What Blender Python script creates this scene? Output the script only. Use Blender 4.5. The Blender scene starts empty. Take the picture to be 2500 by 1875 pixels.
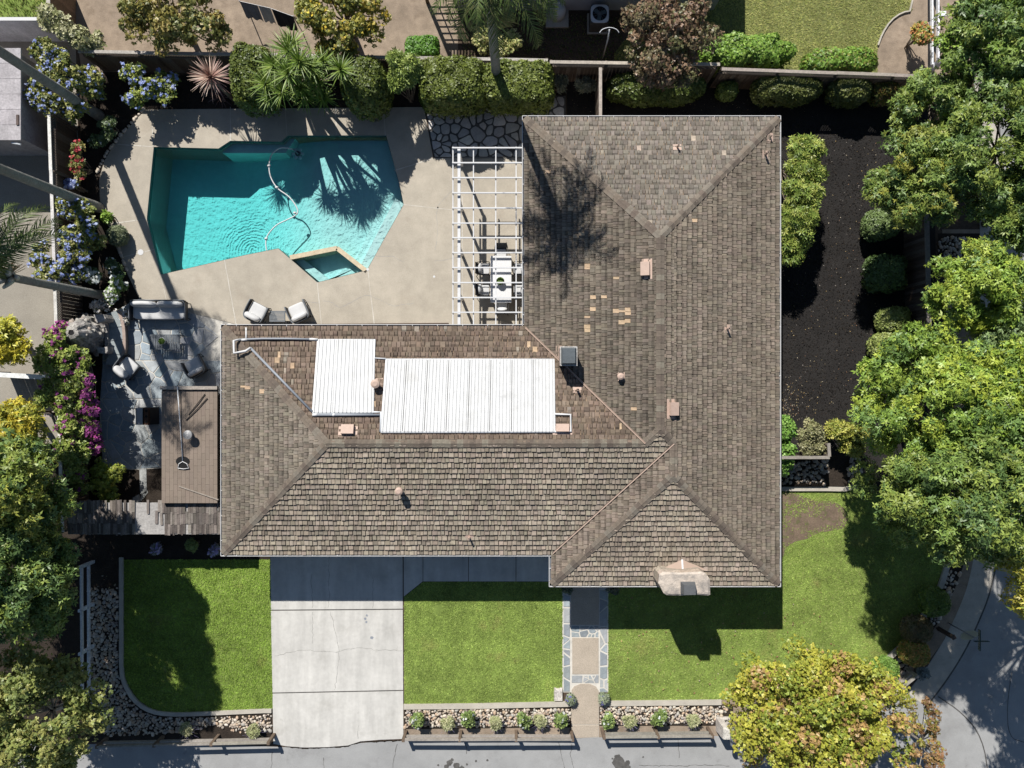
import bpy, math, random
import numpy as np
from math import radians, sin, cos, pi, atan2, sqrt
from mathutils import Vector, Matrix
from mathutils.geometry import tessellate_polygon

# ------------------------------------------------------------------ scene, camera, sky, sun
sc = bpy.context.scene
COL = sc.collection
HC, F = 31.5, 1736.0            # drone height in metres, focal length in photo pixels
cam = bpy.data.cameras.new('camera'); cam.sensor_width = 36; cam.lens = F / 2500 * 36
cam.clip_end = 500
camo = bpy.data.objects.new('camera', cam); COL.objects.link(camo)
camo.location = (0, 0, HC); camo.rotation_euler = (0, 0, 0)
sc.camera = camo

SUN_EL = radians(43.5)
SUN_D = Vector((-0.385, 0.923, 0)).normalized()          # towards the sun, on the ground
world = bpy.data.worlds.new('World'); sc.world = world; world.use_nodes = True
wn = world.node_tree.nodes; wl = world.node_tree.links
sky = wn.new('ShaderNodeTexSky'); sky.sky_type = 'NISHITA'; sky.sun_disc = False
sky.sun_elevation = SUN_EL; sky.sun_rotation = atan2(SUN_D.x, SUN_D.y) % (2 * pi)
sky.air_density = 1.2; sky.dust_density = 0.4; sky.ozone_density = 3.5
bgn = wn['Background']; bgn.inputs['Strength'].default_value = 0.05
wl.new(sky.outputs[0], bgn.inputs['Color'])
sun = bpy.data.lights.new('sun', 'SUN'); sun.energy = 5.0; sun.angle = radians(0.55); sun.color = (1.0, 0.962, 0.905)
suno = bpy.data.objects.new('sun', sun); COL.objects.link(suno)
sdir = -(SUN_D * cos(SUN_EL) + Vector((0, 0, sin(SUN_EL))))
suno.rotation_euler = sdir.to_track_quat('-Z', 'Y').to_euler(); suno.location = (-8, 20, 30)
vs = sc.view_settings
vs.view_transform = 'Standard'; vs.look = 'None'; vs.exposure = 0.3; vs.gamma = 1.0; vs.use_curve_mapping = False
sc.cycles.max_bounces = 10; sc.cycles.diffuse_bounces = 5; sc.cycles.transparent_max_bounces = 8
sc.cycles.caustics_reflective = False; sc.cycles.caustics_refractive = False
sc.cycles.use_denoising = True

rnd = random.Random(11)
rng = np.random.default_rng(11)

def P(px, py, h=0.0):
    """photo pixel seen at height h -> ground plan metres"""
    s = (HC - h) / F
    return ((px - 1250) * s, (937.5 - py) * s)
def P3(px, py, h=0.0): return Vector((*P(px, py, h), h))
def PL(pts, h=0.0): return [P(x, y, h) for x, y in pts]

# ------------------------------------------------------------------ helpers
def tag(o, label=None, cat=None, group=None, kind=None):
    if label: o['label'] = label
    if cat: o['category'] = cat
    if group: o['group'] = group
    if kind: o['kind'] = kind
    return o

def empty(name, loc=(0, 0, 0), rz=0.0, label=None, cat=None, group=None, kind=None, parent=None):
    o = bpy.data.objects.new(name, None); COL.objects.link(o)
    o.location = loc; o.rotation_euler = (0, 0, rz); o.empty_display_size = 0.2
    if parent: o.parent = parent
    return tag(o, label, cat, group, kind)

def link(name, me, mat=None, parent=None, mw=None, label=None, cat=None, group=None, kind=None):
    if mat is not None and not me.materials: me.materials.append(M[mat] if isinstance(mat, str) else mat)
    o = bpy.data.objects.new(name, me); COL.objects.link(o)
    if parent: o.parent = parent
    if mw is not None: o.matrix_local = mw
    return tag(o, label, cat, group, kind)

def npmesh(name, V, Fc, C=None, smooth=False):
    """V (n,3), Fc (m,k) all the same k, C (m,3) face colours"""
    V = np.asarray(V, np.float32); Fc = np.asarray(Fc, np.int32)
    me = bpy.data.meshes.new(name)
    m, k = Fc.shape
    me.vertices.add(len(V)); me.vertices.foreach_set('co', V.ravel())
    me.loops.add(m * k); me.loops.foreach_set('vertex_index', Fc.ravel())
    me.polygons.add(m); me.polygons.foreach_set('loop_start', np.arange(0, m * k, k, dtype=np.int32))
    me.update(calc_edges=True)
    if C is not None:
        a = me.attributes.new('Col', 'FLOAT_COLOR', 'FACE')
        a.data.foreach_set('color', np.concatenate([np.asarray(C, np.float32), np.ones((m, 1), np.float32)], 1).ravel())
    if smooth: me.polygons.foreach_set('use_smooth', np.ones(m, bool))
    return me

class MB:
    def __init__(s): s.v, s.f, s.c = [], [], []
    def poly(s, pts, col=(1, 1, 1)):
        n = len(s.v); s.v += [tuple(p) for p in pts]; s.f.append(tuple(range(n, n + len(pts)))); s.c.append(col); return s
    def raw(s, v, f, col=(1, 1, 1)):
        n = len(s.v); s.v += [tuple(p) for p in v]
        for q in f: s.f.append(tuple(i + n for i in q)); s.c.append(col)
        return s
    def box(s, c, d, rz=0, col=(1, 1, 1), taper=1.0):
        x, y, z = d[0] / 2, d[1] / 2, d[2] / 2; ca, sa = cos(rz), sin(rz); v = []
        for k, t in ((-z, 1), (z, taper)):
            for i, j in ((-x, -y), (x, -y), (x, y), (-x, y)):
                i *= t; j *= t
                v.append((c[0] + i * ca - j * sa, c[1] + i * sa + j * ca, c[2] + k))
        return s.raw(v, [(3, 2, 1, 0), (4, 5, 6, 7), (0, 1, 5, 4), (1, 2, 6, 5), (2, 3, 7, 6), (3, 0, 4, 7)], col)
    def beam(s, p, q, w, h, col=(1, 1, 1), up=(0, 0, 1)):
        p, q = Vector(p), Vector(q); d = (q - p).normalized(); up = Vector(up)
        if abs(d.dot(up)) > .98: up = Vector((0, 1, 0))
        r = d.cross(up).normalized() * w / 2; u = r.cross(d).normalized() * h / 2
        v = [p - r - u, p + r - u, p + r + u, p - r + u, q - r - u, q + r - u, q + r + u, q - r + u]
        return s.raw(v, [(0, 1, 2, 3), (7, 6, 5, 4), (1, 0, 4, 5), (2, 1, 5, 6), (3, 2, 6, 7), (0, 3, 7, 4)], col)
    def tube(s, path, rad, n=8, col=(1, 1, 1), cap=True):
        path = [Vector(p) for p in path]
        if not hasattr(rad, '__len__'): rad = [rad] * len(path)
        b = len(s.v); prev = None
        for i, p in enumerate(path):
            d = (path[min(i + 1, len(path) - 1)] - path[max(i - 1, 0)]).normalized()
            r = d.cross(Vector((0, 0, 1)))
            if r.length < .05: r = d.cross(Vector((0, 1, 0)))
            r.normalize()
            if prev is not None and r.dot(prev) < 0: r = -r
            prev = r; u = r.cross(d)
            for k in range(n):
                a = 2 * pi * k / n; s.v.append(tuple(p + (r * cos(a) + u * sin(a)) * rad[i]))
        for i in range(len(path) - 1):
            for k in range(n):
                k2 = (k + 1) % n
                s.f.append((b + i * n + k, b + i * n + k2, b + (i + 1) * n + k2, b + (i + 1) * n + k)); s.c.append(col)
        if cap:
            e = b + (len(path) - 1) * n
            s.f.append(tuple(range(b + n - 1, b - 1, -1))); s.c.append(col)
            s.f.append(tuple(range(e, e + n))); s.c.append(col)
        return s
    def prism(s, pts, z0, z1, col=(1, 1, 1), side=None, bottom=False):
        n = len(pts); pts = ccw(pts)
        s.poly([(x, y, z1) for x, y in pts], col)
        for i in range(n):
            a, b = pts[i], pts[(i + 1) % n]
            s.poly([(a[0], a[1], z0), (b[0], b[1], z0), (b[0], b[1], z1), (a[0], a[1], z1)], side or col)
        if bottom: s.poly([(x, y, z0) for x, y in reversed(pts)], side or col)
        return s
    def mesh(s, name, smooth=False):
        me = bpy.data.meshes.new(name); me.from_pydata(s.v, [], s.f); me.update()
        a = me.attributes.new('Col', 'FLOAT_COLOR', 'FACE')
        a.data.foreach_set('color', [x for c in s.c for x in (c[0], c[1], c[2], 1.0)])
        if smooth: me.polygons.foreach_set('use_smooth', [True] * len(me.polygons))
        return me
    def build(s, name, mat, parent=None, smooth=False, mw=None, **k):
        return link(name, s.mesh(name, smooth), mat, parent, mw, **k)

def ccw(pts):
    a = sum(pts[i][0] * pts[(i + 1) % len(pts)][1] - pts[(i + 1) % len(pts)][0] * pts[i][1] for i in range(len(pts)))
    return list(pts) if a > 0 else list(reversed(pts))

def clip_half(poly, a, b, c):
    """keep a*x+b*y<=c"""
    out = []
    for i in range(len(poly)):
        p, q = poly[i], poly[(i + 1) % len(poly)]
        dp, dq = a * p[0] + b * p[1] - c, a * q[0] + b * q[1] - c
        if dp <= 0: out.append(p)
        if (dp < 0 < dq) or (dq < 0 < dp):
            t = dp / (dp - dq); out.append((p[0] + t * (q[0] - p[0]), p[1] + t * (q[1] - p[1])))
    return out

def clip_convex(poly, cpoly):
    cp = ccw(cpoly)
    for i in range(len(cp)):
        a, b = cp[i], cp[(i + 1) % len(cp)]
        nx, ny = b[1] - a[1], -(b[0] - a[0])
        poly = clip_half(poly, nx, ny, nx * a[0] + ny * a[1])
        if len(poly) < 3: return []
    return poly

def inside(p, poly):
    r = False; x, y = p; j = len(poly) - 1
    for i in range(len(poly)):
        xi, yi = poly[i]; xj, yj = poly[j]
        if (yi > y) != (yj > y) and x < (xj - xi) * (y - yi) / (yj - yi) + xi: r = not r
        j = i
    return r

def inside_np(X, Y, poly):
    r = np.zeros(len(X), bool); j = len(poly) - 1
    for i in range(len(poly)):
        xi, yi = poly[i]; xj, yj = poly[j]
        if yi != yj:
            r ^= ((yi > Y) != (yj > Y)) & (X < (xj - xi) * (Y - yi) / (yj - yi) + xi)
        j = i
    return r

def area(poly): return abs(sum(poly[i][0] * poly[(i + 1) % len(poly)][1] - poly[(i + 1) % len(poly)][0] * poly[i][1] for i in range(len(poly)))) / 2

def sheet(name, pts, z, mat, holes=(), z0=None, **k):
    """flat ground sheet, optional holes, optional skirt down to z0"""
    loops = [[Vector((x, y, z)) for x, y in ccw(pts)]] + [[Vector((x, y, z)) for x, y in h] for h in holes]
    flat = [v for l in loops for v in l]
    b = MB(); b.v = [tuple(v) for v in flat]
    for t in tessellate_polygon(loops):
        a, bb, c = (flat[i] for i in t)
        if (bb - a).cross(c - a).z < 0: t = t[::-1]
        b.f.append(tuple(t)); b.c.append((1, 1, 1))
    if z0 is not None:
        q = loops[0]
        for i in range(len(q)):
            p1, p2 = q[i], q[(i + 1) % len(q)]
            b.poly([(p1.x, p1.y, z0), (p2.x, p2.y, z0), tuple(p2), tuple(p1)])
    return b.build(name, mat, **k)

def jit(c, a, r=rnd):
    f = 1 + r.uniform(-a, a); return tuple(max(0, x * f * (1 + r.uniform(-a, a) * .13)) for x in c)

# ------------------------------------------------------------------ materials
M = {}
def mat(name, col=(.5, .5, .5), rough=.85, attr=False, noise=(), bump=(), spec=.3, metal=0.0, trans=0.0, spots=None, streak=None):
    m = bpy.data.materials.new(name); m.use_nodes = True; M[name] = m
    nt = m.node_tree; N = nt.nodes; L = nt.links
    bs = N['Principled BSDF']
    bs.inputs['Roughness'].default_value = rough; bs.inputs['Metallic'].default_value = metal
    bs.inputs['Specular IOR Level'].default_value = spec
    tc = N.new('ShaderNodeTexCoord')
    if attr:
        at = N.new('ShaderNodeAttribute'); at.attribute_name = 'Col'; cur = at.outputs['Color']
    else:
        r = N.new('ShaderNodeRGB'); r.outputs[0].default_value = (*col, 1); cur = r.outputs[0]
    def noise_node(scale, detail=4, stretch=None, rough=.6):
        vec = tc.outputs['Object']
        if stretch:
            mp = N.new('ShaderNodeMapping'); mp.inputs['Scale'].default_value = stretch; L.new(vec, mp.inputs['Vector']); vec = mp.outputs[0]
        n = N.new('ShaderNodeTexNoise'); n.inputs['Scale'].default_value = scale; n.inputs['Detail'].default_value = detail
        n.inputs['Roughness'].default_value = rough; L.new(vec, n.inputs['Vector']); return n.outputs['Fac']
    for q in noise:
        scale, amt = q[0], q[1]; stretch = q[2] if len(q) > 2 else None
        f = noise_node(scale, 5, stretch)
        mr = N.new('ShaderNodeMapRange'); mr.inputs['From Min'].default_value = .3; mr.inputs['From Max'].default_value = .7
        mr.inputs['To Min'].default_value = 1 - amt; mr.inputs['To Max'].default_value = 1 + amt; L.new(f, mr.inputs[0])
        mx = N.new('ShaderNodeVectorMath'); mx.operation = 'MULTIPLY'; L.new(cur, mx.inputs[0]); L.new(mr.outputs[0], mx.inputs[1]); cur = mx.outputs[0]
    if spots:                                       # (scale, threshold, softness, colour, strength)
        for scale, th, soft, c2, st in spots:
            f = noise_node(scale, 6, None, .65)
            mr = N.new('ShaderNodeMapRange'); mr.inputs['From Min'].default_value = th; mr.inputs['From Max'].default_value = th + soft
            mr.inputs['To Max'].default_value = st; L.new(f, mr.inputs[0])
            mx = N.new('ShaderNodeMix'); mx.data_type = 'RGBA'; L.new(mr.outputs[0], mx.inputs[0]); L.new(cur, mx.inputs[6]); mx.inputs[7].default_value = (*c2, 1); cur = mx.outputs[2]
    L.new(cur, bs.inputs['Base Color'])
    if bump:
        prev = None
        for q in bump:
            scale, st = q[0], q[1]; stretch = q[2] if len(q) > 2 else None
            b = N.new('ShaderNodeBump'); b.inputs['Strength'].default_value = st; b.inputs['Distance'].default_value = .03
            L.new(noise_node(scale, 4, stretch), b.inputs['Height'])
            if prev: L.new(prev, b.inputs['Normal'])
            prev = b.outputs[0]
        L.new(prev, bs.inputs['Normal'])
    if trans > 0:
        t = N.new('ShaderNodeBsdfTranslucent'); L.new(cur, t.inputs['Color'])
        ms = N.new('ShaderNodeMixShader'); ms.inputs[0].default_value = trans
        L.new(bs.outputs[0], ms.inputs[1]); L.new(t.outputs[0], ms.inputs[2]); L.new(ms.outputs[0], N['Material Output'].inputs['Surface'])
    return m

mat('earth', (.085, .06, .042), .95, noise=((.6, .3), (9, .3)), bump=((14, .6),))
mat('soil', (.032, .024, .018), .95, noise=((2, .3), (20, .35)), bump=((18, .9),))
mat('mulch', (.021, .019, .018), .95, noise=((.9, .25), (16, .35)), bump=((22, 1.0), (3, .5)))
mat('dirt', (.30, .235, .175), .95, noise=((.5, .2), (3, .18), (28, .16)), bump=((25, .5),), spots=((1.3, .55, .12, (.2, .15, .105), .6),))
mat('patchsoil', (.17, .125, .09), .95, noise=((2, .2), (20, .25)), bump=((20, .6),), spots=((3.5, .52, .1, (.10, .11, .04), .7),))
mat('gravel', (.33, .30, .25), .95, noise=((1, .1), (40, .3)), bump=((45, .8),))
mat('drylawn', (.165, .18, .06), .95, noise=((1.2, .2), (12, .25)), bump=((30, .6),))
mat('crackgrey', (.25, .24, .22), .9)
mat('lawn', (.175, .238, .052), .95, noise=((.28, .15), (.9, .2), (3, .14), (22, .22)), bump=((40, .5),), spots=((.55, .58, .14, (.27, .22, .09), .45),))
mat('deck', (.425, .38, .31), .88, noise=((.35, .1), (1.6, .1), (40, .16)), bump=((90, .2),), spots=((.9, .56, .2, (.34, .285, .225), .5),))
mat('drive', (.535, .52, .485), .85, noise=((.3, .06), (1.5, .07), (7, .05), (2.2, .13, (1, .15, 1))), bump=((60, .15),), spots=((.8, .54, .2, (.38, .365, .33), .55), (2.6, .64, .1, (.33, .315, .28), .5)))
mat('asphalt', (.325, .325, .32), .9, noise=((.25, .1), (1.2, .08), (45, .14)), bump=((70, .3),), spots=((.7, .55, .15, (.235, .23, .225), .6), (2.8, .64, .08, (.2, .195, .19), .5)))
mat('road', (.27, .265, .26), .9, noise=((.3, .12), (1.5, .1), (50, .18)), bump=((70, .35),))
mat('aggregate', (.43, .365, .29), .9, noise=((1.5, .08), (38, .32)), bump=((50, .5),))
mat('concrete', (.46, .425, .365), .9, noise=((2, .12), (30, .12)), bump=((40, .3),), spots=((3, .58, .15, (.28, .25, .21), .5),))
mat('tile', attr=True, rough=.85, noise=((3, .12), (18, .12)), bump=((14, .35),))
mat('cobble', attr=True, rough=.75, noise=((9, .12),))
mat('grout_pale', (.58, .55, .49), .9, noise=((4, .15),))
mat('grout_dark', (.10, .096, .09), .9, noise=((5, .3),), bump=((20, .4),))
mat('shake', attr=True, rough=.9, noise=((.3, .12), (1.4, .14), (9, .12)), bump=((30, .35),), spots=((.7, .56, .16, (.055, .047, .038), .5), (3.5, .63, .1, (.06, .055, .04), .45)))
mat('cedar', (.42, .31, .21), .9, noise=((8, .25),))
mat('flashing', (.36, .27, .215), .6, noise=((3, .08),))
mat('ventpaint', (.50, .37, .30), .6, noise=((6, .08),), spots=((5, .62, .1, (.35, .2, .12), .5),))
mat('white', (.62, .62, .62), .5, noise=((3, .03),))
mat('whitewood', (.62, .62, .61), .7, noise=((4, .08),))
mat('metalsheet', (.53, .535, .535), .55, noise=((.8, .05), (10, .07, (1, .06, 1))), spots=((2.5, .64, .1, (.32, .325, .33), .6), (.9, .53, .2, (.41, .41, .40), .7)))
mat('pipe', (.66, .68, .70), .45)
mat('pipegrey', (.26, .28, .31), .45)
mat('stucco', (.45, .42, .38), .9, noise=((3, .06),), bump=((40, .2),))
mat('stuccoblue', (.42, .42, .44), .9, noise=((2, .06),), bump=((40, .2),))
mat('wood', attr=True, rough=.9, noise=((2, .15), (12, .2)), bump=((18, .4),))
mat('asphaltshingle', attr=True, rough=.9, noise=((1, .1), (50, .15)))
mat('rock', attr=True, rough=.92, noise=((3, .25), (14, .3)), bump=((9, 1.0), (26, .8)))
mat('stonecap', (.52, .45, .38), .92, noise=((4, .15), (22, .12)), bump=((14, .8),), spots=((1.6, .5, .14, (.22, .205, .19), .8),))
mat('cushion', (.56, .56, .555), .9, noise=((5, .04),), bump=((60, .1),))
mat('darkmetal', (.045, .047, .052), .5, noise=((8, .1),))
mat('greymetal', (.16, .175, .19), .5, noise=((8, .1),))
mat('darkfabric', (.07, .073, .08), .85, noise=((30, .1),))
mat('steel', (.33, .33, .33), .4)
mat('black', (.008, .008, .009), .7)
mat('tabletop', (.68, .68, .68), .45, noise=((3, .02),))
mat('poolwall', (.60, .70, .63), .7, noise=((.6, .05), (4, .05)))
mat('plaster', (.74, .80, .79), .7, noise=((.6, .05), (4, .05)))
mat('poolstone', (.56, .47, .33), .85, noise=((8, .15),), spots=((6, .6, .1, (.36, .25, .12), .5),))
mat('bark', attr=True, rough=.95, noise=((6, .25), (25, .2)), bump=((16, .8),))
mat('palmbark', attr=True, rough=.95, noise=((4, .15), (5, .28, (1, 1, 7))), bump=((5, .8, (1, 1, 9)), (30, .5)))
mat('leaf', attr=True, rough=.45, spec=.4, trans=.15)
mat('petal', attr=True, rough=.7, spec=.2, trans=.3)
mat('grassblade', attr=True, rough=.7, spec=.2, trans=.2, noise=((.28, .15), (.9, .2), (3, .14)), spots=((.55, .57, .14, (.33, .27, .10), .5),))
mat('sign', (.42, .45, .40), .5)
mat('signblade', (.02, .05, .05), .5)

# water: fresnel reflection over a clear tinted body, rippled surface
def water_mat():
    m = bpy.data.materials.new('water'); m.use_nodes = True; M['water'] = m
    nt = m.node_tree; N = nt.nodes; L = nt.links; N.remove(N['Principled BSDF'])
    tc = N.new('ShaderNodeTexCoord')
    cx, cy = P(545, 510)
    mp = N.new('ShaderNodeMapping'); mp.inputs['Location'].default_value = (-cx, -cy, 0); L.new(tc.outputs['Object'], mp.inputs['Vector'])
    wv = N.new('ShaderNodeTexWave'); wv.wave_type = 'RINGS'; wv.rings_direction = 'Z'; wv.inputs['Scale'].default_value = 2.2
    wv.inputs['Distortion'].default_value = 5.0; wv.inputs['Detail'].default_value = 4; wv.inputs['Detail Scale'].default_value = 1.9
    L.new(mp.outputs[0], wv.inputs['Vector'])
    ln = N.new('ShaderNodeVectorMath'); ln.operation = 'LENGTH'; L.new(mp.outputs[0], ln.inputs[0])
    fd = N.new('ShaderNodeMapRange'); fd.inputs['From Min'].default_value = .3; fd.inputs['From Max'].default_value = 2.3
    fd.inputs['To Min'].default_value = 1; fd.inputs['To Max'].default_value = .0; L.new(ln.outputs['Value'], fd.inputs[0])
    hw = N.new('ShaderNodeMath'); hw.operation = 'MULTIPLY'; hw.inputs[1].default_value = .17; L.new(wv.outputs['Fac'], hw.inputs[0])
    mu = N.new('ShaderNodeMath'); mu.operation = 'MULTIPLY'; L.new(hw.outputs[0], mu.inputs[0]); L.new(fd.outputs[0], mu.inputs[1])
    nz = N.new('ShaderNodeTexNoise'); nz.inputs['Scale'].default_value = 5.0; nz.inputs['Detail'].default_value = 4; L.new(tc.outputs['Object'], nz.inputs['Vector'])
    ns = N.new('ShaderNodeMath'); ns.operation = 'MULTIPLY'; ns.inputs[1].default_value = .5; L.new(nz.outputs['Fac'], ns.inputs[0])
    ad = N.new('ShaderNodeMath'); ad.operation = 'ADD'; L.new(mu.outputs[0], ad.inputs[0]); L.new(ns.outputs[0], ad.inputs[1])
    b = N.new('ShaderNodeBump'); b.inputs['Strength'].default_value = 1.0; b.inputs['Distance'].default_value = .022; L.new(ad.outputs[0], b.inputs['Height'])
    lw = N.new('ShaderNodeLayerWeight'); lw.inputs['Blend'].default_value = .5; L.new(b.outputs[0], lw.inputs['Normal'])
    rp = N.new('ShaderNodeValToRGB'); L.new(lw.outputs['Facing'], rp.inputs[0])
    e = rp.color_ramp.elements
    e[0].position = .0; e[0].color = (.93, .995, .99, 1); e[1].position = .7; e[1].color = (.62, .86, .88, 1)
    tr = N.new('ShaderNodeBsdfTransparent'); L.new(rp.outputs[0], tr.inputs['Color'])
    gl = N.new('ShaderNodeBsdfGlossy'); gl.inputs['Roughness'].default_value = .03; L.new(b.outputs[0], gl.inputs['Normal'])
    fr = N.new('ShaderNodeFresnel'); fr.inputs['IOR'].default_value = 1.33; L.new(b.outputs[0], fr.inputs['Normal'])
    ms = N.new('ShaderNodeMixShader'); L.new(fr.outputs[0], ms.inputs[0]); L.new(tr.outputs[0], ms.inputs[1]); L.new(gl.outputs[0], ms.inputs[2])
    L.new(ms.outputs[0], N['Material Output'].inputs['Surface'])
    va = N.new('ShaderNodeVolumeAbsorption'); va.inputs['Color'].default_value = (.04, .93, .935, 1); va.inputs['Density'].default_value = .36
    L.new(va.outputs[0], N['Material Output'].inputs['Volume'])
water_mat()
# ------------------------------------------------------------------ ground, pool, paving
POOL = PL([(376, 359), (534, 363), (563, 344), (687, 346), (703, 331), (943, 331), (976, 451), (986, 500), (943, 576), (898, 657),
           (889, 662), (775, 690), (680, 607), (600, 623), (393, 671), (359, 535)])
pbx0 = min(p[0] for p in POOL) - .05; pbx1 = max(p[0] for p in POOL) + .05
pby0 = min(p[1] for p in POOL) - .05; pby1 = max(p[1] for p in POOL) + .05
sheet('ground', [(-75, -75), (75, -75), (75, 75), (-75, 75)], 0, 'earth', holes=[[(pbx0, pby0), (pbx0, pby1), (pbx1, pby1), (pbx1, pby0)]],
      label='bare brown earth under and around the whole property', cat='ground', kind='structure')

# neighbours' ground behind the back fence
sheet('yard', PL([(150, -160), (1118, -160), (1118, 176), (200, 176)]), .004, 'dirt', label='dry tan dirt yard behind the back fence', cat='yard', kind='structure')
sheet('side_yard', PL([(-260, 60), (184, 60), (205, 940), (208, 1125), (-260, 1125)]), .004, 'gravel', label='pale gravel side yard past the lattice fence', cat='yard', kind='structure')
NL = PL([(1700, -120), (2226, -120), (2226, 28), (2200, 32), (2172, 52), (2152, 84), (2142, 112), (2142, 190), (1500, 190), (1500, 130)])
sheet('neighbour_lawn', NL, .008, 'drylawn', label='dry yellowish lawn of the neighbour beyond the back hedge', cat='lawn', kind='structure')
sheet('neighbour_bed', PL([(2142, 190), (2142, 112), (2152, 84), (2172, 52), (2200, 32), (2226, 28), (2226, -120), (2620, -120), (2620, 200)]), .004, 'dirt',
      label='brown soil bed beside the neighbour lawn', cat='bed', kind='structure')
sheet('weed_patch', PL([(-260, -120), (150, -120), (150, 52), (-260, 52)]), .006, 'lawn', label='weedy green patch in the far corner yard', cat='ground', kind='structure')

# soil and mulch on this property
sheet('planting_bed', PL([(196, 182), (1381, 196), (1381, 235), (1300, 232), (1200, 245), (1035, 262), (357, 268), (330, 295), (300, 330), (275, 360),
      (255, 395), (243, 440), (245, 490), (262, 545), (290, 600), (310, 665), (341, 729), (300, 750), (255, 830), (243, 1000), (250, 1140), (395, 1143), (395, 1250), (208, 1250)]),
      .008, 'soil', label='dark planting bed around the pool terrace', cat='bed', kind='structure')
sheet('mulch_yard', PL([(1384, 196), (2275, 205), (2290, 860), (2290, 1195), (1870, 1195), (1870, 300), (1384, 300)]), .008, 'mulch',
      label='black mulch side yard between house and fence', cat='ground', kind='structure')
sheet('front_bed', PL([(200, 1252), (668, 1252), (668, 1366), (300, 1366), (292, 1400), (292, 1640), (320, 1705), (385, 1745), (664, 1738), (664, 1812), (-400, 1812), (-400, 1130), (200, 1130)]),
      .006, 'soil', label='dark soil bed beside the white rail fence', cat='bed', kind='structure')
sheet('roadside_bed', PL([(983, 1724), (1398, 1716), (1398, 1806), (983, 1806)]), .006, 'dirt', label='dirt strip under the rail fence between driveway and walk', cat='bed', kind='structure')
sheet('corner_bed', PL([(1458, 1714), (1990, 1702), (2130, 1650), (2162, 1612), (2210, 1566), (2268, 1480), (2305, 1395), (2330, 1240), (2300, 560), (2395, 560), (2395, 1300), (2365, 1430),
      (2340, 1490), (2300, 1570), (2240, 1650), (2195, 1700), (2100, 1760), (1800, 1796), (1458, 1800)]), .006, 'dirt', label='stony roadside bed round the street corner', cat='bed', kind='structure')

# road
ROAD_IN = [(-300, 1812), (590, 1820), (700, 1824), (980, 1808), (1460, 1800), (1800, 1796), (2030, 1775), (2150, 1735), (2215, 1690), (2262, 1630), (2306, 1560), (2338, 1490), (2362, 1430), (2380, 1340), (2388, 1200), (2390, 700), (2392, 540), (2380, 300), (2370, -200)]
sheet('road', PL(ROAD_IN + [(4200, -200), (4200, 3400), (-1800, 3400), (-1800, 1812)]), .004, 'asphalt', label='pale grey street along the front and round the corner', cat='road', kind='structure')
def offset_line(pts, d):
    out = []
    for i, p in enumerate(pts):
        a = pts[max(i - 1, 0)]; b = pts[min(i + 1, len(pts) - 1)]
        t = Vector((b[0] - a[0], b[1] - a[1])).normalized(); out.append((p[0] + t.y * d, p[1] - t.x * d))
    return out
def smooth_line(pts, it=2):
    for _ in range(it):
        q = [pts[0]]
        for a, b in zip(pts, pts[1:]):
            q += [(a[0] * .75 + b[0] * .25, a[1] * .75 + b[1] * .25), (a[0] * .25 + b[0] * .75, a[1] * .25 + b[1] * .75)]
        pts = q + [pts[-1]]
    return pts
def strip(name, line, d0, d1, z, m, z0=None, **k):
    return sheet(name, offset_line(line, d0) + offset_line(line, d1)[::-1], z, m, z0=z0, **k)
corner = smooth_line(PL(ROAD_IN[8:]), 2)
strip('road_gutter', corner, .02, 1.02, .010, 'concrete', label='concrete gutter band round the street corner', cat='gutter', kind='structure')
strip('road_joint', corner, 1.02, 1.09, .012, 'grout_dark', label='dark joint between gutter and asphalt', cat='joint', kind='structure')
corner2 = smooth_line(PL([(2290, 1700), (2350, 1740), (2398, 1800), (2415, 1900), (2420, 2100)]), 2)
strip('road_joint', corner2, -.02, .03, .013, 'grout_dark', label='dark seam in the asphalt near the street corner', cat='joint', kind='structure')
strip('road_joint', smooth_line(PL([(2470, 1640), (2458, 1720), (2462, 1800), (2500, 1812)]), 2), -.012, .012, .013, 'grout_dark', label='faint curved seam in shaded asphalt', cat='joint', kind='structure')

# cracks: thin wandering ribbons
def crack(name, pts, w, z, label, m='grout_dark', wob=.05, step=.12):
    L_ = PL(pts); out = []
    for a, b in zip(L_, L_[1:]):
        n = max(1, int(math.dist(a, b) / step))
        for i in range(n):
            t = i / n; out.append((a[0] + (b[0] - a[0]) * t + rnd.uniform(-wob, wob) * (1 if i else .3), a[1] + (b[1] - a[1]) * t + rnd.uniform(-wob, wob) * (1 if i else .3)))
    out.append(L_[-1]); b = MB()
    for i in range(len(out) - 1):
        p, q = Vector(out[i]), Vector(out[i + 1]); d = (q - p); 
        if d.length < 1e-4: continue
        d.normalize(); r = Vector((d.y, -d.x)) * w / 2 * rnd.uniform(.5, 1.3); e = d * w * .3
        b.poly([(p.x - r.x - e.x, p.y - r.y - e.y, z), (p.x + r.x - e.x, p.y + r.y - e.y, z), (q.x + r.x + e.x, q.y + r.y + e.y, z), (q.x - r.x + e.x, q.y - r.y + e.y, z)][::-1])
    return b

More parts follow.
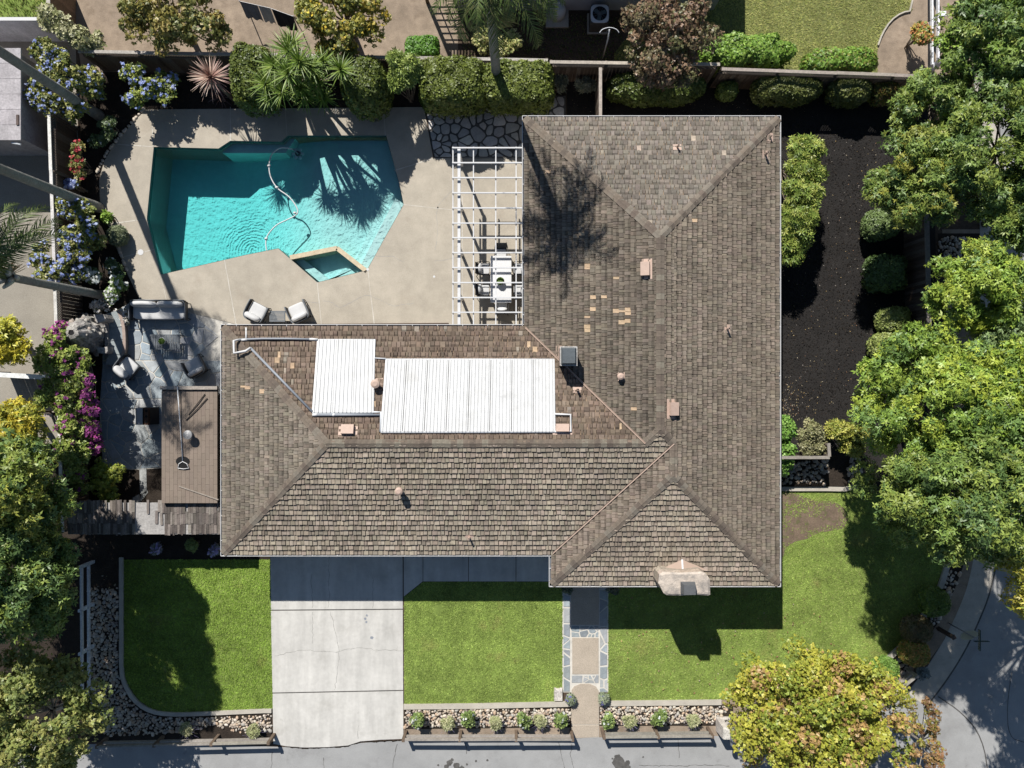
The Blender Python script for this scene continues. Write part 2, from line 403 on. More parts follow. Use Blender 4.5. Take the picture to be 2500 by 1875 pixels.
# driveway, in three slabs with recessed joints
dv = empty('driveway', (0, 0, 0), label='wide pale concrete driveway in front of the garage', cat='driveway', kind='structure')
for i, q in enumerate(([(660, 1290), (983, 1290), (983.5, 1485.5), (662, 1488)], [(662, 1491), (983.5, 1488.5), (984.5, 1683.5), (666, 1690)],
          [(666, 1693), (984.5, 1686.5), (985, 1803), (930, 1805), (880, 1809), (850, 1819), (800, 1823), (745, 1824), (700, 1821), (668, 1815)])):
    sheet('slab', PL(q), .034, 'drive', z0=.0, parent=dv)
sheet('joint_filler', PL([(660, 1292), (983, 1292), (985, 1800), (668, 1812)]), .016, 'grout_dark', parent=dv)
for q in ([(804, 1350), (803, 1430), (806, 1448), (801, 1484)], [(806, 1491), (814, 1515), (820, 1545), (827, 1580), (828, 1610), (823, 1650), (817, 1684)], [(672, 1600), (720, 1590), (752, 1587), (775, 1590), (820, 1592), (850, 1584), (885, 1581), (920, 1586), (982, 1588)],
          [(762, 1400), (760, 1425), (763, 1447), (763, 1483)], [(910, 1410), (911, 1440), (910, 1484)], [(764, 1493), (763, 1570)], [(875, 1803), (873, 1790), (876, 1770)]):
    crack('crack', q, .014, .0362, '', wob=.035).build('crack', 'crackgrey', dv)
crack('c', [(700, 1823), (745, 1826), (800, 1825), (850, 1821), (880, 1811), (980, 1807)], .06, .0125, '', wob=.03).build('crack', 'soil', dv)
# road cracks and stains belong to the road
rc = empty('road_cracks', (0, 0, 0), label='thin cracks wandering across the front street', cat='cracks', kind='structure')
for q in ([(970, 1816), (965, 1835), (962, 1850), (958, 1880)], [(1138, 1812), (1139, 1840)], [(1364, 1812), (1368, 1830), (1372, 1850), (1380, 1880)], [(1396, 1818), (1392, 1840), (1400, 1880)],
          [(665, 1836), (662, 1880)], [(790, 1850), (790, 1880)], [(1560, 1868), (1650, 1870), (1720, 1867), (1780, 1870)], [(1655, 1806), (1658, 1850)]):
    crack('crack', q, .02, .0085, '', wob=.03).build('crack', 'grout_dark', rc)
def blotch(name, px, py, r, z, m, parent=None, **k):
    x, y = P(px, py); n = 16
    pts = [(x + cos(2 * pi * i / n) * r * rnd.uniform(.75, 1.2), y + sin(2 * pi * i / n) * r * rnd.uniform(.8, 1.25)) for i in range(n)]
    return sheet(name, pts, z, m, parent=parent, **k)
for px, py, r in ((1509, 1862, .26), (1528, 1872, .2), (1508, 1850, .16), (1532, 1862, .12), (1098, 1862, .13), (1115, 1870, .15), (1090, 1872, .12), (1128, 1875, .1), (1162, 1858, .05), (1104, 1855, .07), (1190, 1856, .05), (1140, 1866, .05), (1495, 1852, .04), (1570, 1848, .04), (1070, 1868, .05), (1085, 1880, .1)):
    blotch('oil_stain', px, py, r, .0086 + rnd.random() * .0006, 'grout_dark', rc)
for px, py, r in ((908, 1556, .07), (896, 1502, .05), (892, 1510, .06), (895, 1518, .05)): blotch('oil_stain', px, py, r, .0364 + rnd.random() * .0005, 'pipegrey', dv)

# entry walk slabs in the shade of the eaves
ew = empty('entry_walk', (0, 0, 0), label='shaded concrete walk under the front eaves', cat='walk', kind='structure')
for q in ([(985.5, 1290), (1032, 1290), (1032, 1419), (986, 1456)], [(1033.5, 1290), (1143, 1290), (1143, 1419), (1033.5, 1419)], [(1144.5, 1290), (1259, 1290), (1259, 1419), (1144.5, 1419)], [(1260.5, 1290), (1394, 1290), (1394, 1419), (1260.5, 1419)]):
    sheet('slab', PL(q), .03, 'drive', z0=0, parent=ew)

# lawns
LAWN_A = PL([(303, 1366), (661, 1366), (666, 1730), (640, 1731), (492, 1738), (434, 1739), (388, 1735), (360, 1724), (333, 1702), (312, 1668), (304, 1640)])
LAWN_B = PL([(987, 1457), (1034, 1420), (1373, 1420), (1373, 1712), (987, 1719)])
LAWN_C = PL([(1485, 1360), (1870, 1360), (1870, 1192), (2026, 1196), (2080, 1196), (2200, 1212), (2326, 1230), (2312, 1360), (2298, 1398), (2283, 1438), (2260, 1479), (2231, 1519), (2202, 1564), (2152, 1611), (2120, 1645), (1990, 1690), (1760, 1708), (1462, 1711), (1485, 1690)])
sheet('lawn', LAWN_A, .012, 'lawn', label='front lawn between white rail fence and driveway', cat='lawn', kind='structure')
sheet('lawn', LAWN_B, .012, 'lawn', label='front lawn between driveway and flagstone walk', cat='lawn', kind='structure')
sheet('lawn', LAWN_C, .012, 'lawn', label='large corner lawn beside the stone chimney', cat='lawn', kind='structure')
BALD = [(P(1975, 1275), 1.3, .42), (P(2030, 1255), .5, .5), (P(1930, 1310), .8, .35), (P(1925, 1218), .6, .2), (P(1070, 1488), .22, .3), (P(1508, 1532), .2, .2), (P(1902, 1350), .2, .8)]
sheet('bare_patch', PL([(1890, 1205), (1925, 1200), (1960, 1212), (1992, 1224), (2030, 1222), (2062, 1240), (2072, 1268), (2058, 1290), (2028, 1296), (2000, 1300), (1968, 1316), (1940, 1322), (1920, 1336), (1908, 1370), (1890, 1376)]), .0165, 'patchsoil',
      label='bare dirt patch in the lawn beside the house', cat='dirt', kind='structure')

def grass(name, poly, density, cols, hgt, label, seed, dry=0.0):
    r = np.random.default_rng(seed)
    x0 = min(p[0] for p in poly); x1 = max(p[0] for p in poly); y0 = min(p[1] for p in poly); y1 = max(p[1] for p in poly)
    n = int((x1 - x0) * (y1 - y0) * density)
    X = r.uniform(x0, x1, n); Y = r.uniform(y0, y1, n); k = inside_np(X, Y, poly)
    for (cx, cy), rx, ry in BALD:
        d = ((X - cx) / rx) ** 2 + ((Y - cy) / ry) ** 2
        k &= (d > 1.5) | (r.random(n) < np.clip(d * .75 - .12, .06, 1) ** 1.3)
    X, Y = X[k], Y[k]; n = len(X)
    nb = 3
    a = r.uniform(0, 2 * pi, (n, nb)); lean = r.uniform(.02, .07, (n, nb)); h = r.uniform(.5, 1.2, (n, nb)) * hgt; w = r.uniform(.010, .022, (n, nb))
    bx = X[:, None] + r.uniform(-.02, .02, (n, nb)); by = Y[:, None] + r.uniform(-.02, .02, (n, nb)); z = np.full((n, nb), .012)
    V = np.stack([np.stack([bx - w * np.sin(a), by + w * np.cos(a), z], -1), np.stack([bx + w * np.sin(a), by - w * np.cos(a), z], -1),
                  np.stack([bx + np.cos(a) * lean, by + np.sin(a) * lean, z + h], -1)], 2).reshape(-1, 3)
    Fc = np.arange(n * nb * 3).reshape(-1, 3)
    c = np.array(cols); pick = r.integers(0, len(c), n); t = r.uniform(.75, 1.25, (n, 1))
    C = np.repeat(c[pick] * t * 2.0, nb, 0)
    link(name, npmesh(name, V, Fc, C), 'grassblade', label=label, cat='grass', kind='stuff')
GR = [(.12, .165, .035), (.145, .195, .042), (.105, .145, .032), (.17, .215, .055), (.13, .175, .04)]
grass('grass', LAWN_A, 420, [(.11, .165, .028), (.135, .2, .034), (.16, .225, .042)], .05, 'thick green grass beside the driveway edge and white fence', 1)
grass('grass', LAWN_B, 420, GR, .035, 'mown green grass between driveway and flagstone walk', 2)
grass('grass', LAWN_C, 330, GR + [(.15, .17, .055)], .033, 'mown green grass of the corner lawn with fallen leaves', 3)
grass('grass', NL, 330, [(.2, .205, .07), (.23, .225, .085), (.165, .185, .055)], .04, 'dry yellow green grass beyond the back hedge', 4)
grass('grass', PL([(-150, -60), (110, -60), (110, 48), (-150, 48)]), 130, [(.14, .17, .04), (.2, .19, .08), (.08, .13, .02)], .12, 'patchy weeds in the far corner yard', 5)
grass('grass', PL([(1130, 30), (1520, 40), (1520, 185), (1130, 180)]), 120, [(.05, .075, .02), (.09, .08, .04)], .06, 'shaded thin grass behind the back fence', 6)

# kerbs round the lawns
KB = dict(cat='kerb', kind='structure')
strip('kerb', smooth_line(PL([(298, 1360), (298, 1560), (298, 1641), (307, 1672), (327, 1706), (356, 1729), (388, 1740), (434, 1743), (492, 1741), (640, 1734), (664, 1734)]), 1), -.085, .085, .10, 'concrete', z0=0, label='curved concrete kerb round the lawn by the white fence', **KB)
strip('kerb', PL([(986, 1724), (1180, 1722), (1394, 1717)]), -.11, .11, .10, 'concrete', z0=0, label='straight concrete kerb between driveway and walk', **KB)
strip('kerb', PL([(1463, 1716), (1760, 1713)]), -.11, .11, .10, 'concrete', z0=0, label='straight concrete kerb from the walk towards the mailbox', **KB)
strip('kerb', smooth_line(PL([(2340, 1200), (2324, 1330), (2306, 1395), (2291, 1440), (2268, 1481), (2239, 1521), (2210, 1567), (2157, 1615)]), 1), -.11, .11, .12, 'concrete', z0=0, label='curved concrete kerb round the corner lawn', **KB)
strip('kerb', PL([(1880, 1193), (2020, 1193), (2060, 1194), (2110, 1180)]), -.09, .09, .12, 'concrete', z0=0, label='short concrete kerb below the side gate', **KB)
strip('edging', smooth_line(PL([(2226, -80), (2226, 28), (2200, 32), (2172, 52), (2152, 84), (2142, 112)]), 1), -.03, .03, .09, 'concrete', z0=0, label='thin pale edging between neighbour lawn and soil', cat='edging', kind='structure')

# pool terrace deck with the pool cut out
DECK = PL([(357, 268), (1035, 262), (1058, 388), (1320, 388), (1320, 846), (540, 846), (540, 800), (574, 791), (469, 764), (451, 749), (341, 729), (322, 690), (310, 665), (300, 640), (290, 600), (262, 545), (245, 490), (243, 440), (255, 395), (275, 360), (300, 330), (330, 295)])
dk = sheet('pool_terrace', DECK, .03, 'deck', holes=[POOL], z0=-.02, label='beige concrete terrace around the swimming pool', cat='terrace', kind='structure')
for q, w in (([(371, 268), (375, 359)], .035), ([(289, 353), (375, 359)], .03), ([(277, 546), (359, 535)], .03), ([(304, 627), (378, 609)], .035), ([(393, 671), (407, 733)], .03), ([(549, 636), (577, 792)], .03), ([(775, 690), (785, 792)], .035),
             ([(898, 657), (914, 792)], .03), ([(963, 417), (1056, 388)], .035), ([(986, 500), (1106, 513)], .03), ([(1129, 480), (1129, 792)], .02), ([(1060, 387), (1320, 386)], .02), ([(697, 262), (701, 331)], .03), ([(820, 262), (822, 331)], .03), ([(936, 262), (941, 331)], .03), ([(563, 262), (563, 344)], .03)):
    crack('joint', q, w, .0335, '', wob=.006, step=.4).build('expansion_joint', 'grout_pale', dk)
for q in ([(790, 735), (805, 737), (832, 752), (865, 735), (890, 722), (905, 722)], [(735, 735), (752, 737), (778, 740)], [(1066, 508), (1068, 560), (1064, 610)], [(910, 625), (960, 626), (985, 640)], [(1060, 638), (1125, 628)], [(1070, 502), (1105, 465)], [(905, 722), (960, 748), (1010, 740)]):
    crack('crack', q, .008, .0334, '', wob=.03).build('crack', 'pipegrey', dk)
for px, py, r, mm in ((344, 616, .13, 'white'), (1060, 675.5, .05, 'white'), (898, 658, .06, 'white'), (1069, 507, .035, 'black')):
    x, y = P(px, py); sheet('drain_cover', [(x + cos(a) * r, y + sin(a) * r) for a in np.linspace(0, 2 * pi, 14, endpoint=False)], .0365, mm, parent=dk)

# swimming pool
pl = empty('swimming_pool', (*P(660, 500), 0), label='angular turquoise swimming pool with corner spa', cat='swimming pool')
PM = Matrix.Translation(-pl.location)
b = MB(); q = ccw(POOL)
for i in range(len(q)):
    a, c = q[i], q[(i + 1) % len(q)]
    b.poly([(a[0], a[1], .028), (c[0], c[1], .028), (c[0], c[1], -2.4), (a[0], a[1], -2.4)])
b.build('pool_wall', 'poolwall', pl, mw=PM)
b = MB(); xs = np.linspace(pbx0 - .1, pbx1 + .1, 30)
def depth(x):
    t = min(1, max(0, (x - P(560, 0)[0]) / (P(820, 0)[0] - P(560, 0)[0]))); t = t * t * (3 - 2 * t); return -1.75 + 1.1 * t
for i in range(29):
    b.poly([(xs[i], pby0 - .1, depth(xs[i])), (xs[i + 1], pby0 - .1, depth(xs[i + 1])), (xs[i + 1], pby1 + .1, depth(xs[i + 1])), (xs[i], pby1 + .1, depth(xs[i]))])
b.build('pool_floor', 'plaster', pl, smooth=True, mw=PM)
MB().prism(PL([(534, 361), (563, 342), (687, 344), (703, 329), (715, 329), (690, 366), (534, 366)]), -2.3, -.42).build('bench', 'plaster', pl, mw=PM)
MB().prism(PL([(990, 498), (895, 662), (868, 662), (963, 480)]), -2.3, -.28).build('step', 'plaster', pl, mw=PM)
MB().prism(PL([(964, 478), (869, 662), (846, 662), (940, 462)]), -2.3, -.55).build('step', 'plaster', pl, mw=PM)
# spa in the corner: coping beam, bench and floor
sp = MB()
for a, c in (((708, 629), (823, 606)), ((823, 606), (896, 663))):
    pa, pc = P(*a), P(*c); sp.beam((pa[0], pa[1], -1.1), (pc[0], pc[1], -1.1), .20, 2.26)
sp.build('spa_wall', 'poolstone', pl, mw=PM)
MB().prism(PL([(712, 631), (820, 609), (888, 662), (775, 688)]), -2.3, -.95).build('spa_floor', 'plaster', pl, mw=PM)
MB().prism(PL([(712, 633), (732, 628), (800, 680), (776, 687)]), -2.2, -.42).build('spa_bench', 'plaster', pl, mw=PM)
MB().prism(PL([(776, 686), (800, 681), (830, 655), (872, 646), (886, 661)]), -2.2, -.5001).build('spa_bench', 'plaster', pl, mw=PM)
x, y = P(799, 638, -.93); b = MB(); b.tube([(x, y, -.95), (x, y, -.93)], [.16, .15], 16); b.build('drain_cover', 'white', pl, mw=PM)
# dark waterline tile along the rim
b = MB()
for i in range(len(q)):
    a, c = Vector(q[i]), Vector(q[(i + 1) % len(q)]); d = (c - a).normalized(); n = Vector((-d.y, d.x)) * .012
    b.poly([(a.x + n.x, a.y + n.y, .026), (c.x + n.x, c.y + n.y, .026), (c.x + n.x, c.y + n.y, -.2), (a.x + n.x, a.y + n.y, -.2)], (.09, .15, .15))
b.build('waterline_tile', 'tile', pl, mw=PM)
sheet_water = MB()
loops = [[Vector((x, y, -.09)) for x, y in ccw(POOL)]]
wf = [v for l in loops for v in l]; nW = len(wf)
sheet_water.v = [tuple(v) for v in wf] + [(v.x, v.y, -2.35) for v in wf]
for t in tessellate_polygon(loops):
    aa, bb, cc_ = (wf[i] for i in t)
    if (bb - aa).cross(cc_ - aa).z < 0: t = t[::-1]
    sheet_water.f += [tuple(t), tuple(i + nW for i in t[::-1])]; sheet_water.c += [(1, 1, 1)] * 2
for i in range(nW):
    j = (i + 1) % nW; sheet_water.f.append((i + nW, j + nW, j, i)); sheet_water.c.append((1, 1, 1))
sheet_water.build('water', 'water', pl, mw=PM)
# cleaner hose floating on the water
def spline(pts, n=6):
    pts = [Vector(p) for p in pts]; out = []
    for i in range(len(pts) - 1):
        p0, p1, p2, p3 = pts[max(i - 1, 0)], pts[i], pts[i + 1], pts[min(i + 2, len(pts) - 1)]
        for k in range(n):
            t = k / n; out.append(.5 * ((2 * p1) + (p2 - p0) * t + (2 * p0 - 5 * p1 + 4 * p2 - p3) * t * t + (3 * p1 - p0 - 3 * p2 + p3) * t ** 3))
    return out + [pts[-1]]
hz = empty('pool_cleaner', (*P(660, 385), 0), label='pool cleaner with white floating hose', cat='pool cleaner')
HM = Matrix.Translation(-hz.location)
hp = [(728, 376, -.2), (716, 366, -.12), (700, 361, -.07), (682, 362, -.065), (668, 372, -.065), (660, 385, -.065), (657, 410, -.065), (662, 435, -.065), (678, 460, -.065), (705, 480, -.065), (722, 502, -.065), (727, 518, -.065), (718, 528, -.065), (700, 537, -.065), (675, 550, -.065), (655, 572, -.065), (649, 590, -.065), (651, 613, -.06)]
MB().tube(spline([P3(a, c, z) for a, c, z in hp]), .028, 7).build('hose', 'white', hz, smooth=True, mw=HM)
for px, py in ((720, 520), (650, 583), (657, 405), (676, 458)):
    c = P3(px, py, -.06); MB().tube([(c.x, c.y - .05, -.06), (c.x, c.y, -.06), (c.x, c.y + .05, -.06)], [.05, .085, .05], 10).build('float', 'white', hz, smooth=True, mw=HM)
b = MB(); c = P3(727, 375, -.3)
for k in range(6):
    a = k * pi / 3; b.box((c.x + cos(a) * .16, c.y + sin(a) * .16, -.34), (.2, .11, .05), a, (.8, .82, .82))
b.tube([(c.x, c.y, -.42), (c.x, c.y, -.2)], [.15, .1], 10, (.05, .06, .07)); b.build('cleaner_head', 'tile', hz, mw=HM)

# ------------------------------------------------------------------ flagstones
def voronoi(poly, n, seed, relax=2, exclude=()):
    """cells of n random seeds clipped to a simple polygon (assumed nearly convex pieces)"""
    r = random.Random(seed); x0 = min(p[0] for p in poly); x1 = max(p[0] for p in poly); y0 = min(p[1] for p in poly); y1 = max(p[1] for p in poly)
    S = []
    while len(S) < n:
        p = (r.uniform(x0, x1), r.uniform(y0, y1))
        if inside(p, poly) and not any(inside(p, e) for e in exclude): S.append(p)
    box = [(x0 - .5, y0 - .5), (x1 + .5, y0 - .5), (x1 + .5, y1 + .5), (x0 - .5, y1 + .5)]
    cells = []
    for it in range(relax + 1):
        cells = []
        for i, s in enumerate(S):
            c = box
            for j in sorted((k for k in range(n) if k != i), key=lambda k: (S[k][0] - s[0]) ** 2 + (S[k][1] - s[1]) ** 2)[:22]:
                t = S[j]; nx, ny = t[0] - s[0], t[1] - s[1]
                c = clip_half(c, nx, ny, (nx * (t[0] + s[0]) + ny * (t[1] + s[1])) / 2)
                if len(c) < 3: break
            cells.append(c)
        if it < relax:
            for i, c in enumerate(cells):
                if len(c) >= 3:
                    m = (sum(p[0] for p in c) / len(c), sum(p[1] for p in c) / len(c))
                    m = (S[i][0] * .55 + m[0] * .45, S[i][1] * .55 + m[1] * .45)
                    if inside(m, poly) and not any(inside(m, e) for e in exclude): S[i] = m
    return S, cells

def shrink(c, d):
    """inset convex polygon by d"""
    c = ccw(c); out = list(c)
    for i in range(len(c)):
        a, b = c[i], c[(i + 1) % len(c)]; l = math.dist(a, b)
        if l < 1e-6: continue
        nx, ny = (b[1] - a[1]) / l, -(b[0] - a[0]) / l
        out = clip_half(out, nx, ny, nx * a[0] + ny * a[1] - d)
        if len(out) < 3: return []
    return out

def flagstones(parent, pieces, cell_area, gap, cols, z, th, seed, rough=.0, exclude=()):
    k = 0
    for pi_, poly in enumerate(pieces):                # convex pieces
        n = max(2, int(area(poly) / cell_area))
        S, cells = voronoi(poly, n, seed + pi_, 1, exclude)
        for c in cells:
            if len(c) < 3: continue
            c = clip_convex(c, poly)
            if len(c) < 3: continue
            c = shrink(c, gap * rnd.uniform(.7, 1.35))
            if len(c) < 3 or area(c) < .006: continue
            if rough:                                   # knock the corners off
                q = []
                for i in range(len(c)):
                    a, b_, d = Vector(c[i - 1]), Vector(c[i]), Vector(c[(i + 1) % len(c)])
                    t = rnd.uniform(.1, .28); q += [tuple(b_ + (a - b_) * t), tuple(b_ + (d - b_) * t)]
                c = q
            cx, cy = sum(p[0] for p in c) / len(c), sum(p[1] for p in c) / len(c)
            t = th * rnd.uniform(.8, 1.2); inner = [(cx + (x - cx) * .94, cy + (y - cy) * .94) for x, y in c]
            col = jit(rnd.choice(cols), .16); mb = MB(); cc = ccw([(x - cx, y - cy) for x, y in c]); ii = ccw([(x - cx, y - cy) for x, y in inner])
            mb.poly([(x, y, t) for x, y in ii], col); m = len(cc)
            for i in range(m):
                j = (i + 1) % m
                mb.poly([(*cc[i], t - .006), (*cc[j], t - .006), (*ii[j], t), (*ii[i], t)], col)
                mb.poly([(*cc[i], 0), (*cc[j], 0), (*cc[j], t - .006), (*cc[i], t - .006)], col)
            mb.build('flagstone', 'tile', parent, mw=Matrix.Translation((cx, cy, z)))
            k += 1
    return k

# dark jointed flagstones beside the terrace
fa = sheet('flagstone_court', PL([(1036, 255), (1060, 387), (1330, 387), (1381, 300), (1381, 234), (1300, 231), (1200, 244), (1100, 254)]), .012, 'grout_dark', label='rough flagstone court beside the pergola', cat='paving', kind='structure')
GREY = [(.46, .455, .44), (.52, .51, .48), (.42, .415, .41), (.56, .54, .50)]
flagstones(fa, [PL([(1037, 257), (1060, 385), (1290, 385), (1290, 290), (1190, 247), (1100, 256)]), PL([(1290, 290), (1290, 345), (1379, 298), (1379, 236), (1300, 233), (1192, 246)])], .17, .033, GREY, .012, .03, 31, rough=1)
# bluestone patio
PATIO = PL([(341, 729), (451, 749), (469, 764), (574, 791), (545, 815), (545, 975), (396, 975), (396, 1143), (322, 1147), (252, 1140), (243, 1000), (250, 900), (252, 800), (300, 748)])
pa = sheet('flagstone_patio', PATIO, .010, 'grout_pale', label='blue grey flagstone patio around the sofa', cat='patio', kind='structure')
BLUE = [(.27, .315, .35), (.33, .37, .395), (.38, .405, .415), (.29, .35, .38), (.42, .43, .43)]
flagstones(pa, [PL([(300, 750), (341, 730), (451, 750), (469, 765), (570, 791), (543, 815), (543, 880), (250, 880), (252, 800)]), PL([(250, 880), (543, 880), (543, 974), (245, 974)]),
                PL([(244, 974), (395, 974), (395, 1142), (322, 1146), (253, 1139)])], .30, .022, BLUE, .010, .022, 61)
sp_ = PL([(318, 1147), (340, 1140), (358, 1150), (357, 1205), (345, 1228), (342, 1205)])
for q in ([(341, 1143), (358, 1143), (359, 1204), (343, 1206)], [(345, 1208), (360, 1196), (362, 1202), (348, 1220), (342, 1226)], [(326, 1214), (340, 1206), (345, 1228), (322, 1229)]):
    MB().prism(PL(q), .008, .03, (.36, .37, .36)).build('flagstone', 'tile', pa)
# front walk: aggregate panels framed in flagstone
FW = PL([(1373, 1421), (1485, 1421), (1485, 1690), (1462, 1690), (1462, 1800), (1395, 1803), (1395, 1690), (1373, 1690)])
fw = sheet('front_walk', FW, .014, 'grout_pale', label='front walk of aggregate panels framed by flagstones', cat='walk', kind='structure')
A1 = PL([(1394, 1380), (1462, 1380), (1462, 1525), (1394, 1525)]); A2 = PL([(1397, 1557), (1461, 1557), (1461, 1645), (1397, 1645)])
A3 = PL([(1396, 1683), (1402, 1675), (1417, 1669), (1440, 1669), (1455, 1676), (1461, 1686), (1461, 1768), (1395, 1768)]); A4 = PL([(1395, 1770), (1461, 1770), (1461, 1798), (1395, 1802)])
for A in (A1, A2, A3, A4): sheet('aggregate_panel', A, .032, 'aggregate', z0=.01, parent=fw)
BL2 = [(.25, .28, .295), (.31, .33, .335), (.36, .37, .365), (.28, .315, .335)]
flagstones(fw, [PL([(1374, 1440), (1393, 1440), (1393, 1690), (1374, 1690)]), PL([(1463, 1440), (1484, 1440), (1484, 1690), (1463, 1690)])], .15, .03, BL2, .014, .018, 81)
flagstones(fw, [PL([(1394, 1527), (1462, 1527), (1462, 1556), (1394, 1556)]), PL([(1394, 1647), (1462, 1647), (1462, 1668), (1394, 1668)])], .065, .024, BL2, .014, .018, 91)

# ------------------------------------------------------------------ river cobbles
def cobble_mesh(seed):
    r = random.Random(seed); v = []; n = 6
    for i, (zz, rr) in enumerate(((0, .75), (.35, 1), (.75, .8), (.98, .35))):
        for k in range(n):
            a = 2 * pi * k / n + i * .2; f = rr * r.uniform(.88, 1.1); v.append((cos(a) * f, sin(a) * f, zz))
    v.append((0, 0, 1.03)); f = []
    for i in range(3):
        for k in range(n): k2 = (k + 1) % n; f.append((i * n + k, i * n + k2, (i + 1) * n + k2, (i + 1) * n + k))
    for k in range(n): f.append((3 * n + k, 3 * n + (k + 1) % n, 4 * n))
    return v, f
CV = [cobble_mesh(i) for i in range(5)]
CC = [(.48, .40, .31), (.40, .34, .275), (.54, .47, .38), (.34, .29, .245), (.46, .34, .245), (.38, .355, .32), (.58, .52, .44)]
CME = []
for i in range(20):
    v, f = CV[i % 5]; mb = MB(); mb.raw(v, f, jit(CC[i % 7], .12)); me = mb.mesh('cobble', True); me.materials.append(M['cobble']); CME.append(me)
def cobbles(parent, polys, r0, spacing, seed, singles):
    r = random.Random(seed); pts = []
    for poly in polys:
        x0 = min(p[0] for p in poly); x1 = max(p[0] for p in poly); y0 = min(p[1] for p in poly); y1 = max(p[1] for p in poly)
        ny = int((y1 - y0) / spacing) + 1; nx = int((x1 - x0) / spacing) + 1
        for j in range(ny):
            for i in range(nx):
                p = (x0 + (i + .5 * (j % 2)) * spacing + r.uniform(-.4, .4) * spacing, y0 + j * spacing * .88 + r.uniform(-.4, .4) * spacing)
                if inside(p, poly) and r.random() < .93: pts.append((p[0], p[1], r0 * r.choice((.75, .9, 1, 1.1, 1.3, 1.5)) * r.uniform(.85, 1.15)))
    big = sorted(range(len(pts)), key=lambda i: -pts[i][2])[:singles]; big = set(big); rest = MB()
    for i, (x, y, s) in enumerate(pts):
        el = r.uniform(.75, 1.3); a = r.uniform(0, pi); Mx = Matrix.Translation((x, y, .01)) @ Matrix.Rotation(a, 4, 'Z') @ Matrix.Diagonal((s * el, s / el, s * r.uniform(.7, 1.0), 1))
        if i in big: link('cobble', CME[r.randrange(20)], None, parent, Mx)
        else:
            v, f = CV[r.randrange(5)]; rest.raw([Mx @ Vector(q) for q in v], f, jit(r.choice(CC), .15, r))
    if rest.v: rest.build('cobble_fill', 'cobble', parent, True, kind='stuff')
cb1 = sheet('cobble_bed', PL([(986, 1730), (1394, 1723), (1394, 1776), (986, 1780)]), .0105, 'soil', label='cobble strip between driveway and front walk', cat='cobbles', kind='structure')
cobbles(cb1, [PL([(988, 1731), (1392, 1724), (1392, 1772), (988, 1776)])], .058, .108, 5, 110)
cb2 = sheet('cobble_bed', PL([(1463, 1722), (1790, 1719), (1790, 1772), (1463, 1772)]), .0105, 'soil', label='cobble strip between front walk and mailbox', cat='cobbles', kind='structure')
cobbles(cb2, [PL([(1465, 1724), (1780, 1720), (1760, 1766), (1465, 1768)])], .058, .108, 6, 80)
cb3 = sheet('cobble_bed', PL([(215, 1380), (290, 1380), (290, 1645), (312, 1700), (345, 1732), (385, 1750), (545, 1748), (664, 1741), (664, 1792), (260, 1800), (215, 1700)]), .0105, 'soil', label='cobble bed between white rail fence and lawn kerb', cat='cobbles', kind='structure')
cobbles(cb3, [PL([(217, 1385), (289, 1385), (289, 1645), (311, 1702), (344, 1735), (385, 1752), (545, 1750), (663, 1743), (663, 1784), (600, 1790), (560, 1782), (530, 1770), (450, 1790), (262, 1798), (217, 1700)])], .06, .118, 7, 80)
cb4 = sheet('cobble_bed', PL([(2166, 1618), (2212, 1572), (2274, 1484), (2310, 1400), (2330, 1360), (2352, 1380), (2330, 1440), (2290, 1520), (2235, 1600), (2205, 1650)]), .0105, 'soil', label='cobble bed behind the curved corner kerb', cat='cobbles', kind='structure')
cobbles(cb4, [PL([(2168, 1620), (2214, 1574), (2276, 1486), (2312, 1402), (2332, 1362), (2350, 1382), (2328, 1440), (2288, 1520), (2233, 1598), (2205, 1648)])], .075, .14, 8, 20)
cb5 = sheet('cobble_bed', PL([(1880, 1110), (2105, 1110), (2105, 1186), (1880, 1186)]), .0125, 'soil', label='shaded cobble bed below the side fence', cat='cobbles', kind='structure')
cobbles(cb5, [PL([(1885, 1115), (2020, 1115), (2020, 1182), (1885, 1182)]), PL([(2070, 1112), (2103, 1112), (2103, 1183), (2070, 1183)])], .07, .14, 9, 10)
cb6 = sheet('cobble_bed', PL([(2290, 570), (2392, 570), (2392, 660), (2290, 660)]), .0125, 'soil', label='shaded cobble bed between boundary fence and street', cat='cobbles', kind='structure')
cobbles(cb6, [PL([(2290, 572), (2390, 572), (2390, 655), (2290, 655)])], .07, .15, 10, 0)
# edging stones along the terrace bed
es = sheet('stone_edging', PL([(352, 262), (362, 264), (300, 335), (240, 432), (232, 430), (296, 326)]), .011, 'soil', label='curved row of pale edging stones beside the terrace', cat='edging', kind='structure')
for (a, b_, n) in (((356, 262), (300, 325), 9), ((300, 325), (262, 372), 8), ((262, 372), (236, 425), 7), ((289, 602), (300, 632), 6), ((300, 634), (312, 664), 5)):
    for i in range(n):
        t = (i + rnd.uniform(.2, .8)) / n; x, y = P(a[0] + (b_[0] - a[0]) * t, a[1] + (b_[1] - a[1]) * t); s = rnd.uniform(.06, .1)
        link('cobble', CME[rnd.choice((2, 6, 9, 13, 16))], None, es, Matrix.Translation((x, y, .01)) @ Matrix.Rotation(rnd.uniform(0, 3), 4, 'Z') @ Matrix.Diagonal((s * 1.2, s, s, 1)))
